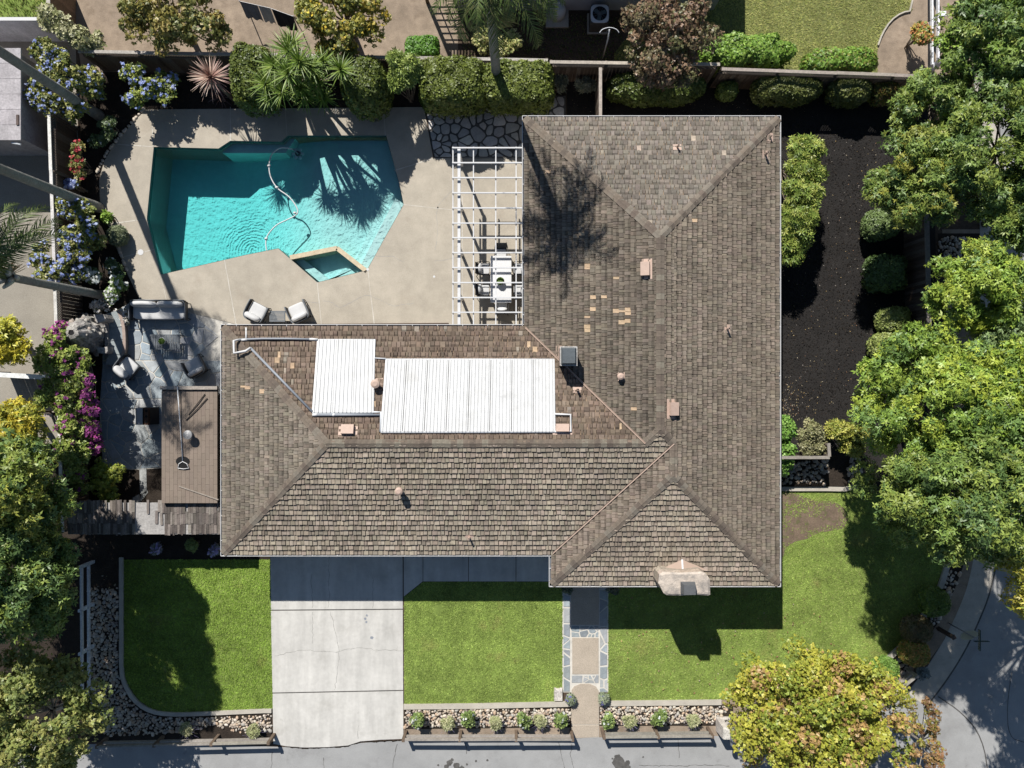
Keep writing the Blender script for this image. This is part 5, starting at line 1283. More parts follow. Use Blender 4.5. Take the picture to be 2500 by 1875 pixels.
# laundry frame
ln = empty('laundry_line', (*P(655, 30), 0), label='washing line with dark and pale cloths in the dirt yard', cat='washing line')
T = Matrix.Translation(-ln.location); lp = [P3(585, 3, 1.3), P3(625, 12, 1.28), P3(660, 20, 1.28), P3(716, 40, 1.3)]
MB().tube(lp, .012, 5).build('line', 'white', ln, mw=T)
for p in (lp[0], lp[-1]): MB().tube([(p.x, p.y, 0), (p.x, p.y, 1.35)], .025, 6).build('pole', 'pipegrey', ln, mw=T)
def cloth(a, c, drop, col):
    b = MB(); n = 8
    for i in range(n):
        p, q = a.lerp(c, i / n), a.lerp(c, (i + 1) / n); s0, s1 = .05 * sin(i * 1.7), .05 * sin((i + 1) * 1.7)
        b.poly([p, q, q - Vector((-.1, .42 + s1, drop)), p - Vector((-.1, .42 + s0, drop))], col)
    b.build('cloth', 'tile', ln, mw=T)
cloth(lp[0], lp[1].lerp(lp[2], .1), .5, (.25, .25, .28)); cloth(lp[1].lerp(lp[2], .15), lp[2], .5, (.55, .52, .5)); cloth(lp[2].lerp(lp[3], .05), lp[3], .55, (.03, .03, .035))
# corner sheds beyond the lattice fence
s1 = empty('garden_shed', (*P(10, 250), 0), label='grey sided shed roof beside the gravel yard', cat='shed')
T = Matrix.Translation(-s1.location); xa, ya = P(52, 343, 2.4); yb_ = P(0, 118, 2.4)[1]
MB().box((xa - 2.6, (ya + yb_) / 2, 1.15), (4.9, yb_ - ya - .3, 2.3), 0, (.36, .34, .35)).build('wall', 'wood', s1, mw=T)
for k in range(6):
    w = (yb_ - ya) / 6; MB().box((xa - 2.6, ya + w * (k + .5), 2.4 + .0), (5.2, w - .012, .08), 0, jit((.40, .375, .385), .04)).build('roof_panel', 'wood', s1, mw=T)
MB().box((xa - .11, P(0, 293, 2.45)[1], 2.46), (.1, .42, .04), 0, (.12, .09, .08)).build('vent', 'wood', s1, mw=T)
MB().tube([(xa - .45, ya - .06, 2.3), (xa - .2, ya - .1, 2.3), (xa - .1, ya - .12, 2.28)], .05, 7).build('downspout', 'pipe', s1, mw=T)
s2 = empty('white_gate_wall', (*P(50, 75), 0), label='white board fence panel in the far corner', cat='fence')
T = Matrix.Translation(-s2.location); xa, ya = P(112, 46, 1.9)
MB().box((xa - 3.2, ya, 1.87), (6.4, .14, .07)).build('cap_rail', 'white', s2, mw=T)
for k in range(34): MB().box((xa - .1 - k * .185, ya - .02, .92), (.178, .03, 1.82), 0, jit((.60, .60, .63), .05)).build('board', 'wood', s2, mw=T)
MB().box((xa - .05, ya - .01, .98), (.13, .13, 1.96)).build('post', 'white', s2, mw=T)
s3 = empty('board_fence', (*P(118, 20, 1.9), 0), label='unpainted board fence between the corner yards', cat='fence')
T = Matrix.Translation(-s3.location); xa, ya = P(117, 60, 1.9)
for k in range(14): MB().box((xa, ya + .08 + k * .15, .92), (.03, .143, 1.84), 0, jit((.22, .15, .10), .2)).build('board', 'wood', s3, mw=T)
MB().box((xa, ya + 1.1, 1.87), (.16, 2.1, .05), 0, (.42, .38, .34)).build('cap_rail', 'wood', s3, mw=T)
gb = empty('waste_bin', (*P(135, 1100), 0), label='green waste bin behind the bougainvillea fence', cat='bin')
MB().box((0, 0, .5), (.52, .62, 1.0), 0, (.02, .05, .035), 1.12).build('body', 'tile', gb)
MB().box((0, 0, 1.04), (.62, .72, .06), 0, (.03, .07, .05), .92).build('lid', 'tile', gb)
# ------------------------------------------------------------------ foliage tools
def radial(n, L_, W_, rise=.15, droop=.25, jitter=.0, seed=0, r0=.0):
    """n leaflets radiating from a point: diamond quads with a folded tip"""
    r = random.Random(seed); v, f = [], []
    for k in range(n):
        a = 2 * pi * k / n + r.uniform(-jitter, jitter); l = L_ * (1 - r.uniform(0, jitter)); ca, sa = cos(a), sin(a); ri = rise + r.uniform(-jitter, jitter) * .4
        def q(u, w, z): return (ca * u - sa * w, sa * u + ca * w, z)
        b = len(v); v += [q(r0, 0, 0), q(l * .5, -W_ / 2, l * ri), q(l, 0, l * (ri - droop)), q(l * .5, W_ / 2, l * ri)]; f.append((b, b + 1, b + 2, b + 3))
    return np.array(v), np.array(f)
T_PIN = radial(5, .195, .054, .10, .25, .4, 1)          # feathery compound leaf
T_PIN2 = radial(6, .26, .085, .05, .2, .4, 2)
T_BROAD = radial(4, .15, .085, .15, .2, .5, 3)            # broad leaf cluster
T_SMALL = radial(3, .12, .075, .2, .1, .5, 4)            # clipped hedge leaf
T_FINE = radial(5, .11, .04, .35, .05, .5, 5)
T_STAR = radial(6, .17, .045, .3, .1, .3, 6)
T_PETAL = radial(5, .055, .05, .12, .05, .2, 7)

LEAF_GAIN = 1.85
def scatter(tpl, pos, nrm, scale, r, cols, tilt=.35, var=.22, colidx=None):
    tv, tf = tpl; n = len(pos)
    z = nrm + r.normal(size=(n, 3)) * tilt; z /= np.linalg.norm(z, axis=1)[:, None] + 1e-9
    x = np.cross(r.normal(size=(n, 3)), z); x /= np.linalg.norm(x, axis=1)[:, None] + 1e-9
    y = np.cross(z, x); s = np.asarray(scale).reshape(-1, 1, 1)
    V = pos[:, None, :] + s * (tv[None, :, 0:1] * x[:, None, :] + tv[None, :, 1:2] * y[:, None, :] + tv[None, :, 2:3] * z[:, None, :])
    k = len(tv); Fc = (tf[None] + (np.arange(n) * k)[:, None, None]).reshape(-1, tf.shape[1])
    c = np.array(cols); ci = r.integers(0, len(c), n) if colidx is None else colidx
    C = c[ci] * r.uniform(1 - var, 1 + var, (n, 1)); C = np.repeat(C, len(tf), 0) * r.uniform(.88, 1.12, (n * len(tf), 1))
    return V.reshape(-1, 3), Fc, np.clip(C * LEAF_GAIN, 0, .85)

def clumps(c, R, n, r, zmin=-.25, inner=.45):
    d = r.normal(size=(n * 4, 3)); d /= np.linalg.norm(d, axis=1)[:, None]; d = d[d[:, 2] > zmin][:n]
    u = r.uniform(inner, 1.0, (len(d), 1)) ** .7
    return np.array(c) + d * u * np.array(R)

def clump_leaves(cc, cr, n, r, flat=.7, up=.55, center=None):
    k = len(cc); ci = r.integers(0, k, n); d = r.normal(size=(n, 3)); d /= np.linalg.norm(d, axis=1)[:, None]
    low = d[:, 2] < -.25; d[low, 2] *= -1
    rad = np.asarray(cr)[ci][:, None] * r.uniform(.55, 1.05, (n, 1))
    pos = cc[ci] + d * rad * np.array([1, 1, flat]); nrm = d * (1 - up) + np.array([0, 0, up])
    return pos, nrm, ci

def taper(b, p, q, r0, r1, n=7, bend=.1, col=(.16, .13, .10)):
    p, q = Vector(p), Vector(q); L_ = (q - p).length; m = (p + q) / 2 + Vector((rnd.uniform(-1, 1), rnd.uniform(-1, 1), .3)) * bend * L_
    pts = spline([p, m, q], 4); b.tube(pts, [r0 + (r1 - r0) * i / (len(pts) - 1) for i in range(len(pts))], n, col)

def tree(name, label, px, py, hc, R, ncl, cr, n, cols, tpl=T_PIN, size=1.0, seed=1, trunk=.12, bark=(.17, .14, .11), group=None, flat=.8, up=.38, clcol=True, zmin=-.55, inner=.35, cat='tree', base=None, extra=None, tilt=.6, fruit=None):
    r = np.random.default_rng(seed); cx, cy = P(px, py, hc)
    gx, gy = P(px, py); bx, by = base if base else (cx * .5 + gx * .5 + r.uniform(-.3, .3), cy * .5 + gy * .5 + r.uniform(-.3, .3))
    t = empty(name, (bx, by, 0), 0, label, cat, group); T = Matrix.Translation(-t.location)
    cc = clumps((cx, cy, hc), R, ncl, r, zmin, inner)
    if extra is not None: cc = np.concatenate([cc, np.array([[*P(a, b_, h), h] for a, b_, h in extra])])
    crs = cr * r.uniform(.7, 1.3, len(cc))
    pos, nrm, ci = clump_leaves(cc, crs, n, r, flat, up)
    pos[:, 2] = np.maximum(pos[:, 2], .05)
    nc = len(cols); cl = r.integers(0, nc, len(cc)); mix = r.random(n) < .62
    idx = np.where(mix, cl[ci], r.integers(0, nc, n)) if clcol else r.integers(0, nc, n)
    V, Fc, C = scatter(tpl, pos, nrm, size * r.uniform(.7, 1.3, n), r, cols, tilt, .22, idx)
    link('crown', npmesh('crown', V, Fc, C), 'leaf', t, T)
    b = MB(); fork = Vector((bx + (cx - bx) * .4, by + (cy - by) * .4, max(.4, hc - R[2] * 1.0)))
    taper(b, (bx, by, 0), fork, trunk * 1.25, trunk * .8, 9, .04, bark)
    order = np.argsort(r.random(len(cc)))[:min(len(cc), 22)]
    for i in order: taper(b, fork - Vector((0, 0, .1)), cc[i], trunk * .38, .015, 5, .12, jit(bark, .15))
    b.build('trunk', 'bark', t, True, mw=T)
    if fruit:
        k, fc, fs = fruit; pick = r.integers(0, n, k); V, Fc, C = scatter(T_PETAL, pos[pick] + nrm[pick] * .08, nrm[pick], fs * r.uniform(.8, 1.3, k), r, fc, .5)
        link('fruit', npmesh('fruit', V, Fc, C), 'petal', t, T)
    return t

def hedge(name, label, px, py, h, rx, ry, cols, n, tpl=T_SMALL, size=1.0, seed=1, p=3.2, rz=0.0, group=None, cat='hedge', core=True, rough=.05, hp=None, z0=0.0):
    r = np.random.default_rng(seed); cx, cy = P(px, py, h if hp is None else hp)
    t = empty(name, (cx, cy, z0), rz, label, cat, group)
    d = r.normal(size=(n, 3)); d[:, 2] = np.where(d[:, 2] < -.5, -d[:, 2], d[:, 2]); d /= np.linalg.norm(d, axis=1)[:, None]
    s = (np.abs(d) ** p).sum(1) ** (-1 / p); q = d * s[:, None]; R = np.array([rx, ry, h / 2])
    nr = np.sign(q) * np.abs(q) ** (p - 1) / R; nr /= np.linalg.norm(nr, axis=1)[:, None]
    lump = 1 + rough * (np.sin(q[:, 0] * rx * 4.1 + seed) * np.cos(q[:, 1] * ry * 5.3) + .6 * np.sin(q[:, 0] * rx * 9 + q[:, 2] * 7))
    pos = q * R * lump[:, None] * r.uniform(.93, 1.03, (n, 1)) + np.array([0, 0, h / 2])
    V, Fc, C = scatter(tpl, pos, nr + np.array([0, 0, .25]), size * r.uniform(.6, 1.2, n), r, cols, .45, .25)
    link('foliage', npmesh('foliage', V, Fc, C), 'leaf', t)
    if core:
        b = MB(); nA, nB = 18, 9; v, f = [], []
        for j in range(nB + 1):
            ph = -pi / 2 + pi * j / nB
            for i in range(nA):
                th = 2 * pi * i / nA; dd = np.array([cos(th) * cos(ph), sin(th) * cos(ph), sin(ph)]); dd = dd * (np.abs(dd) ** p).sum() ** (-1 / p)
                v.append(tuple(dd * R * .9 + np.array([0, 0, h / 2])))
        for j in range(nB):
            for i in range(nA): i2 = (i + 1) % nA; f.append((j * nA + i, j * nA + i2, (j + 1) * nA + i2, (j + 1) * nA + i))
        b.raw(v, f, (.022, .026, .012)); b.build('branches', 'bark', t, True)
    return t

def shrub(name, label, pts, R, cr, n, cols, tpl=T_BROAD, size=1.0, seed=1, flowers=None, group=None, cat='shrub', up=.45, flat=.8, tilt=.45, zmin=-.1, ncl=10):
    """loose shrub; pts = list of (px,py,h) lobes"""
    r = np.random.default_rng(seed); c0 = P3(*pts[0]); t = empty(name, (c0.x, c0.y, 0), 0, label, cat, group); T = Matrix.Translation(-t.location)
    cc = np.concatenate([clumps(tuple(P3(*p)), R, ncl, r, zmin, .3) for p in pts]); cc[:, 2] = np.maximum(cc[:, 2], cr * .5)
    pos, nrm, ci = clump_leaves(cc, cr * r.uniform(.7, 1.3, len(cc)), n, r, flat, up); pos[:, 2] = np.maximum(pos[:, 2], .03)
    V, Fc, C = scatter(tpl, pos, nrm, size * r.uniform(.6, 1.3, n), r, cols, tilt, .25)
    link('foliage', npmesh('foliage', V, Fc, C), 'leaf', t, T)
    b = MB()
    for i in range(min(len(cc), 12)): taper(b, (c0.x + r.uniform(-.1, .1), c0.y + r.uniform(-.1, .1), 0), cc[int(r.integers(len(cc)))], .03, .008, 5, .1)
    b.build('stems', 'bark', t, True, mw=T)
    if flowers:
        k, fc, fs, bunch = flowers; pick = r.integers(0, n, k); cpos = pos[pick] + np.array([0, 0, .05]) + nrm[pick] * .04
        fp_ = np.repeat(cpos, bunch, 0) + r.normal(size=(k * bunch, 3)) * .035 * fs; fn = np.repeat(nrm[pick], bunch, 0) + np.array([0, 0, .4])
        if k <= 40:                                       # few enough to be single blossoms
            for i in range(k):
                q = slice(i * bunch, (i + 1) * bunch); V, Fc, C = scatter(T_PETAL, fp_[q], fn[q], fs * r.uniform(.7, 1.3, bunch), r, fc, .4, .2); link('flower', npmesh('flower', V, Fc, C), 'petal', t, T)
        else:
            V, Fc, C = scatter(T_PETAL, fp_, fn, fs * r.uniform(.7, 1.3, len(fp_)), r, fc, .4, .2)
            link('flowers', npmesh('flowers', V, Fc, C), 'petal', t, T, kind='stuff')
    return t

def rosette(name, parent, loc, n, L_, W_, cols, seed, emin=5, emax=80, droop=.3, mat_='leaf', curl=1):
    """sword leaves from one point, each blade three quads"""
    r = random.Random(seed); V, Fc, C = [], [], []
    for k in range(n):
        a = 2 * pi * (k * .381966) + r.uniform(-.15, .15); e = radians(emin + (emax - emin) * (k / n) ** 1.0 + r.uniform(-6, 6)); l = L_ * r.uniform(.75, 1.08) * (.8 + .2 * cos(e)); w = W_ * r.uniform(.8, 1.1)
        col = jit(r.choice(cols), .2, r); prev = None
        for i in range(4):
            t = i / 3; hr = l * t * cos(e); z = l * t * sin(e) - droop * l * (t ** 2.2) * cos(e); ww = w * (.7 + .5 * t if t < .4 else 1.0 - (t - .4) / .62) * .5; ww = max(ww, .002)
            cx, cy = cos(a) * hr, sin(a) * hr; s = [(loc[0] + cx + sin(a) * ww, loc[1] + cy - cos(a) * ww, loc[2] + z), (loc[0] + cx - sin(a) * ww, loc[1] + cy + cos(a) * ww, loc[2] + z)]
            b = len(V); V += s
            if prev is not None: Fc.append((prev, b, b + 1, prev + 1)); C.append(col)
            prev = b
    return link(name, npmesh(name, V, Fc, C), mat_, parent)

# ------------------------------------------------------------------ palms
def frond_mesh(L_, seed, droop=1.0, cols=((.10, .15, .035), (.14, .18, .05), (.075, .115, .03)), nl=46, ll=.62, e0=40):
    r = random.Random(seed); V, Fc, C = [], [], []; N_ = nl; pts = []
    x, z, e = 0.0, 0.0, radians(e0)
    for i in range(N_ + 1):
        pts.append((x, z, e)); ds = L_ / N_; x += cos(e) * ds; z += sin(e) * ds; e -= droop * radians(115) / N_ * (.5 + 1.0 * i / N_)
    for i in range(N_):                                   # midrib
        (x0, z0, _), (x1, z1, _) = pts[i], pts[i + 1]; w = .028 * (1 - i / N_) + .006; b = len(V)
        V += [(x0, -w, z0), (x0, w, z0), (x1, w, z1), (x1, -w, z1)]; Fc.append((b, b + 1, b + 2, b + 3)); C.append((.17, .19, .07))
    for i in range(3, N_ + 1):
        t = i / N_; x, z, e = pts[i]; l = ll * (sin(pi * min(1, t * .9 + .12)) ** .6) * r.uniform(.85, 1.1)
        for s in (-1, 1):
            sw = radians(35 + 20 * t) + r.uniform(-.15, .15); up = r.choice((.35, .1, -.1)) + r.uniform(-.1, .1); col = jit(r.choice(cols), .2, r); w = .021
            d = Vector((cos(e) * sin(sw), s * cos(sw), sin(e) * sin(sw) + up)).normalized(); mid = Vector((x, 0, z)) + d * l * .5; tip = mid + (d + Vector((0, 0, -.75))).normalized() * l * .5
            side = Vector((cos(e), 0, sin(e))) * w; b = len(V)
            V += [tuple(Vector((x, 0, z)) - side), tuple(Vector((x, 0, z)) + side), tuple(mid + side), tuple(mid - side), tuple(tip)]
            Fc.append((b, b + 1, b + 2, b + 3)); C.append(col); Fc.append((b + 3, b + 2, b + 4, b + 4)); C.append(col)
    # last faces are triangles: make them by collapsing to a thin quad
    V2, F2 = [], []
    for f in Fc:
        if f[2] == f[3]:
            p = Vector(V[f[2]]); a, c = Vector(V[f[0]]), Vector(V[f[1]]); b = len(V2); V2 += [a, c, p + (c - a) * .12, p - (c - a) * .12]
        else: b = len(V2); V2 += [Vector(V[k]) for k in f]
        F2.append((b, b + 1, b + 2, b + 3))
    me = npmesh('frond', np.array([tuple(v) for v in V2]), np.array(F2), C); me.materials.append(M['leaf']); return me
FR = [frond_mesh(3.1, 1, .95), frond_mesh(3.3, 2, 1.15), frond_mesh(2.9, 3, 1.35), frond_mesh(3.0, 4, 1.7, e0=20, cols=((.16, .15, .06), (.12, .14, .045)))]
def palm(label, base, top, h, r0, fr, seed, stub=False, crownoff=.25, trunkc=(.24, .235, .22)):
    r = random.Random(seed); t = empty('palm_tree', (base[0], base[1], 0), 0, label, 'palm tree'); T = Matrix.Translation(-t.location)
    B, Tp = Vector((base[0], base[1], 0)), Vector((top[0], top[1], h)); b = MB(); n = int(h / .16); pts, rad = [], []
    for i in range(n + 1):
        f = i / n; pts.append(B.lerp(Tp, f)); rad.append((r0 * (1.25 - .25 * min(1, f * 8)) * (1 - .22 * f)) * (1.0 + (.035 if i % 2 else 0)))
    b.tube(pts, rad, 14, trunkc); b.build('trunk', 'palmbark', t, True, mw=T)
    if stub:
        for k in range(9):
            a = k * 2.4; e = radians(55); c = Tp + Vector((cos(a) * .12, sin(a) * .12, -.05 + .05 * k)); q = c + Vector((cos(a) * cos(e), sin(a) * cos(e), sin(e))) * .55
            MB().tube([c, (c + q) / 2, q], [.11, .09, .05], 7, jit((.46, .46, .43), .15)).build('leaf_base', 'palmbark', t, True, mw=T)
        d = MB(); c = Tp + Vector((0, 0, .25))
        for k in range(40): a = r.uniform(.6, 1.9); e = r.uniform(-.5, .5); d.tube([c, c + Vector((cos(a) * cos(e), sin(a) * cos(e), sin(e))) * r.uniform(.35, .75)], .012, 4, jit((.42, .28, .16), .2, r), cap=False)
        d.build('flower_stalk', 'bark', t, mw=T)
    MB().tube([Tp, Tp + Vector((0, 0, .5)), Tp + Vector((0, 0, .9))], [r0 * .7, r0 * .6, .05], 10, (.15, .18, .08)).build('crown_shaft', 'palmbark', t, True, mw=T)
    for az, pitch, k, s in fr:
        link('frond', FR[k], None, t, T @ Matrix.Translation(Tp + Vector((0, 0, crownoff + .45))) @ Matrix.Rotation(radians(az), 4, 'Z') @ Matrix.Rotation(radians(-pitch), 4, 'Y') @ Matrix.Diagonal((s, s, s, 1)))
    return t
def ring(n, seed, lo=-20, hi=35, s=1.0):
    r = random.Random(seed); return [(i * 360 / n * 1.0 + r.uniform(-10, 10) + (i % 3) * 7, r.uniform(lo, hi), r.randrange(4), s * r.uniform(.9, 1.1)) for i in range(n)]
b1 = P(243, 283); palm('tall palm whose base stands by the blue flowers', b1, (b1[0] - .1, b1[1] + .05), 10.6, .20, ring(17, 1), 1)
b2 = P(243, 508); palm('tall palm leaning over the fence by the pool', b2, (b2[0] - .1, b2[1] - .15), 10.2, .20, ring(17, 2), 2)
b3 = P(256, 722); palm('shorter palm with cut leaf bases by the boulder fireplace', b3, (P(30, 678, 5.8)), 5.8, .185, [(28, 15, 1, 1.15), (42, 0, 0, 1.1), (52, 12, 1, 1.15), (36, 30, 2, 1.1), (62, 5, 0, 1.0), (75, 10, 1, 1), (90, 20, 2, 1), (105, 5, 0, 1), (125, 15, 1, 1), (150, 10, 0, 1), (175, 25, 1, 1), (200, 5, 2, 1), (228, 15, 0, 1), (252, 25, 2, .9)], 3, stub=True)
b4 = P(1214, 196, 1.2); palm('palm rising through the back hedge near the pergola', b4, (b4[0] - .12, b4[1] - .1), 8.9, .20, [(-68, -18, 3, 1.05), (-82, -5, 1, 1), (-52, -10, 1, 1.05), (-35, -5, 0, 1), (-98, 10, 2, 1.0)] + ring(16, 4, 0, 40) + ring(9, 14, -45, -10, .9), 4)

# ------------------------------------------------------------------ trees
GPIS = [(.135, .20, .032), (.11, .17, .032), (.17, .225, .038), (.09, .145, .04), (.195, .235, .033)]
GDRK = [(.08, .125, .032), (.105, .15, .034), (.06, .10, .032), (.13, .165, .034), (.145, .18, .038)]
YEL = [(.20, .20, .03), (.235, .225, .035), (.16, .18, .028), (.26, .235, .04), (.19, .20, .03), (.13, .16, .025), (.22, .22, .032)]
BL_ = [(.08, .125, .055), (.11, .155, .06), (.07, .11, .05), (.14, .175, .06)]
GT = 'street trees beyond the mulch yard'
tree('shade_tree', 'big bright green tree reaching over the mulch yard', 2300, 985, 6.0, (2.95, 2.7, 2.4), 150, .50, 15500, GPIS, seed=11, group=GT, extra=[(2105, 1010, 4), (2140, 1080, 4.2), (2120, 960, 4)])
tree('shade_tree', 'dark green tree shading the corner lawn', 2365, 1205, 6.8, (2.65, 2.3, 2.6), 130, .5, 13000, GDRK + [(.11, .16, .035)], seed=12, group=GT, extra=[(2160, 1270, 3.6), (2200, 1300, 3.4), (2110, 1150, 3.8), (2110, 1190, 3.6)])
tree('shade_tree', 'green tree cut by the frame beside the big street tree', 2550, 1050, 7.4, (2.0, 3.0, 2.6), 60, .6, 3600, GPIS, seed=13, group=GT)
tree('shade_tree', 'rounded light green tree beside the boundary fence', 2385, 708, 4.6, (1.75, 1.6, 1.4), 70, .42, 6500, GPIS + [(.20, .24, .04)], seed=14, group=GT)
tree('shade_tree', 'bluish green tree below the rounded light one', 2465, 850, 4.2, (1.5, 1.6, 1.3), 30, .55, 4500, BL_, seed=15, group=GT)
tree('shade_tree', 'leafy tree over the white rail fence corner', 2445, 120, 5.0, (2.3, 2.3, 1.6), 80, .46, 7200, GDRK + GPIS[:2], seed=16, group=GT)
tree('shade_tree', 'dark leafy tree by the frame edge above the street', 2430, 350, 5.0, (2.2, 2.7, 1.6), 90, .46, 7800, GDRK, seed=17, group=GT)
tree('shade_tree', 'olive green tree overhanging the mulch beside citrus', 2240, 430, 4.4, (1.75, 1.85, 1.2), 75, .42, 7500, GDRK[:4] + [(.14, .16, .035), (.17, .17, .03)], seed=18, group=GT, size=.9)
tree('shade_tree', 'thin branched tree above the dark mulch shade', 2280, 255, 4.2, (1.5, 1.5, 1.1), 50, .40, 4500, GDRK, seed=19, group=GT, size=.9)
tree('shade_tree', 'yellow tipped branches over the shaded street', 2615, 1370, 6.8, (2.6, 2.4, 1.8), 60, .55, 3800, [(.20, .20, .03), (.25, .22, .035), (.14, .17, .03)], seed=20, group=GT)
tree('shade_tree', 'dark green canopy at the frame edge by the street', 2490, 520, 4.8, (1.3, 1.3, 1.2), 36, .45, 3000, GDRK, seed=23, group=GT)
tree('shade_tree', 'street tree outside the corner shading the asphalt', 2730, 1560, 7.0, (2.8, 2.8, 1.8), 40, .7, 2200, GDRK, seed=24, group=GT, size=1.4)
tree('maple_tree', 'yellow green tree on the corner by the mailbox', 1985, 1745, 3.6, (3.4, 2.85, 1.7), 190, .46, 22000, YEL + [(.23, .15, .06)], T_BROAD, .85, 21, extra=[(2190, 1760, 2.6), (2200, 1830, 2.6), (2195, 1700, 2.4), (2205, 1860, 2.5), (1790, 1700, 2.6), (1800, 1760, 2.4), (1830, 1620, 2.8), (1850, 1640, 3)], inner=.3)
tree('maple_tree', 'sparse orange sprigs beside the yellow green tree', 2250, 1800, 2.8, (.9, 1.7, .7), 30, .24, 1250, [(.16, .085, .04), (.19, .12, .05), (.14, .13, .03), (.12, .07, .035), (.16, .15, .03)], T_BROAD, .7, 22, trunk=.06, bark=(.30, .27, .24))
tree('shade_tree', 'olive tree with pale twigs at the street by cobbles', 95, 1740, 4.0, (2.6, 2.5, 1.8), 120, .45, 11500, [(.115, .14, .04), (.14, .16, .045), (.09, .115, .035), (.165, .165, .05)], T_BROAD, .9, 31, bark=(.34, .32, .29), group='trees along the fence by the front bed')
tree('shade_tree', 'dark tree shading the white rail fence', 40, 1420, 6.4, (1.65, 2.2, 2.2), 90, .5, 7500, GDRK[:4], seed=32, group='trees along the fence by the front bed')
tree('shade_tree', 'green tree beside the worn shake roof', 45, 1205, 6.2, (1.65, 1.7, 2.1), 80, .46, 6500, GDRK + [(.16, .17, .03)], seed=33, group='trees along the fence by the front bed', extra=[(120, 1250, 3.8), (150, 1330, 3.2)])
tree('shade_tree', 'dark tree cut by the frame edge by the white rails', -75, 1400, 5.2, (2.3, 2.8, 2.4), 50, .7, 2600, GDRK, seed=39, group='trees along the fence by the front bed', size=1.7)
tree('shade_tree', 'dark tree cut by the frame edge beside the roofed wall', -80, 1190, 5.2, (2.2, 2.2, 2.2), 40, .7, 2000, GDRK, seed=40, group='trees along the fence by the front bed', size=1.7)
tree('shade_tree', 'yellow topped tree below the white fence', 25, 1040, 4.4, (1.0, 1.0, .9), 22, .5, 2800, [(.30, .25, .03), (.21, .21, .03), (.14, .17, .03)], seed=34, group='trees along the fence by the front bed')
tree('shade_tree', 'small golden tree in the gravel side yard', 5, 835, 3.4, (.75, .95, .6), 14, .38, 1500, [(.32, .28, .03), (.24, .24, .03)], seed=35)
tree('garden_tree', 'loose olive tree in the dirt yard', 440, 40, 2.3, (2.4, 1.5, .8), 58, .38, 5600, [(.12, .125, .035), (.16, .14, .035), (.09, .10, .03), (.20, .16, .05)], T_BROAD, .85, 36, bark=(.2, .16, .13))
tree('lemon_tree', 'lemon tree full of yellow fruit in the dirt yard', 838, 52, 2.7, (1.75, 1.35, 1.0), 46, .38, 5600, [(.20, .18, .035), (.15, .155, .035), (.26, .21, .045), (.11, .12, .03)], T_BROAD, .85, 37, fruit=(330, [(.36, .26, .03), (.4, .31, .05)], 1.0))
tree('copper_tree', 'copper leaved tree over the back fence', 1628, 98, 3.0, (1.75, 1.75, 1.2), 58, .45, 7000, [(.135, .085, .055), (.11, .075, .045), (.16, .105, .065), (.09, .075, .04), (.085, .085, .035)], T_BROAD, .8, 38, bark=(.36, .33, .3), extra=[(1610, 195, 2.2), (1640, 190, 2.4), (1570, 170, 2.3)])

# ------------------------------------------------------------------ hedges behind the pool
HG = [(.052, .072, .013), (.07, .09, .016), (.085, .105, .018), (.045, .062, .013)]
HB = 'clipped shrubs along the back fence'
hedge('hedge', 'rounded clipped hedge beside the pink cordyline', 602, 168, 2.6, .85, 1.2, HG, 4600, p=4, seed=41, group=HB)
hedge('hedge', 'rounded hedge between yucca and light green bush', 880, 184, 2.9, .92, 1.0, HG, 4000, seed=42, group=HB)
hedge('hedge', 'long hedge behind the flagstone court edge', 1100, 186, 2.5, 1.32, .95, [(.075, .095, .016), (.09, .11, .02), (.065, .082, .015)], 5200, p=5, seed=43, group=HB)
hedge('hedge', 'hedge round the foot of the back palm', 1262, 192, 2.2, 1.5, .88, [(.075, .095, .016), (.10, .12, .022), (.06, .08, .015)], 5200, p=5, seed=44, group=HB)
hedge('hedge', 'long mounded hedge under the copper tree', 1606, 200, 1.4, 2.05, .68, [(.06, .085, .018), (.08, .10, .022)], 4600, seed=45, p=2.6, group=HB)
hedge('hedge', 'tiny round shrub between the mounded hedges', 1783, 212, 1.0, .42, .36, [(.07, .10, .02), (.1, .13, .03)], 800, seed=46, p=2.3, group=HB)
hedge('hedge', 'oval mounded hedge behind the roof corner', 1932, 202, 1.5, 1.42, .60, [(.07, .085, .022), (.09, .10, .028)], 3600, seed=47, p=2.8, group=HB)
hedge('hedge', 'oval mounded hedge next to the thin tree', 2090, 204, 1.5, .85, .62, [(.07, .085, .022), (.09, .10, .028)], 2200, seed=48, p=2.8, group=HB)
hedge('hedge', 'small hedge end with orange tips under the trees', 2172, 210, 1.3, .55, .5, [(.07, .085, .022), (.16, .09, .03), (.15, .15, .03)], 1200, seed=49, p=2.6, group=HB)
LB = [(.11, .15, .032), (.15, .19, .045), (.085, .12, .025), (.19, .23, .06)]
shrub('bush', 'light green tufted bush in the hedge row', [(988, 195, 2.1), (990, 165, 2.3)], (.60, .48, .35), .27, 2600, LB, T_STAR, 1.1, 50, cat='bush')
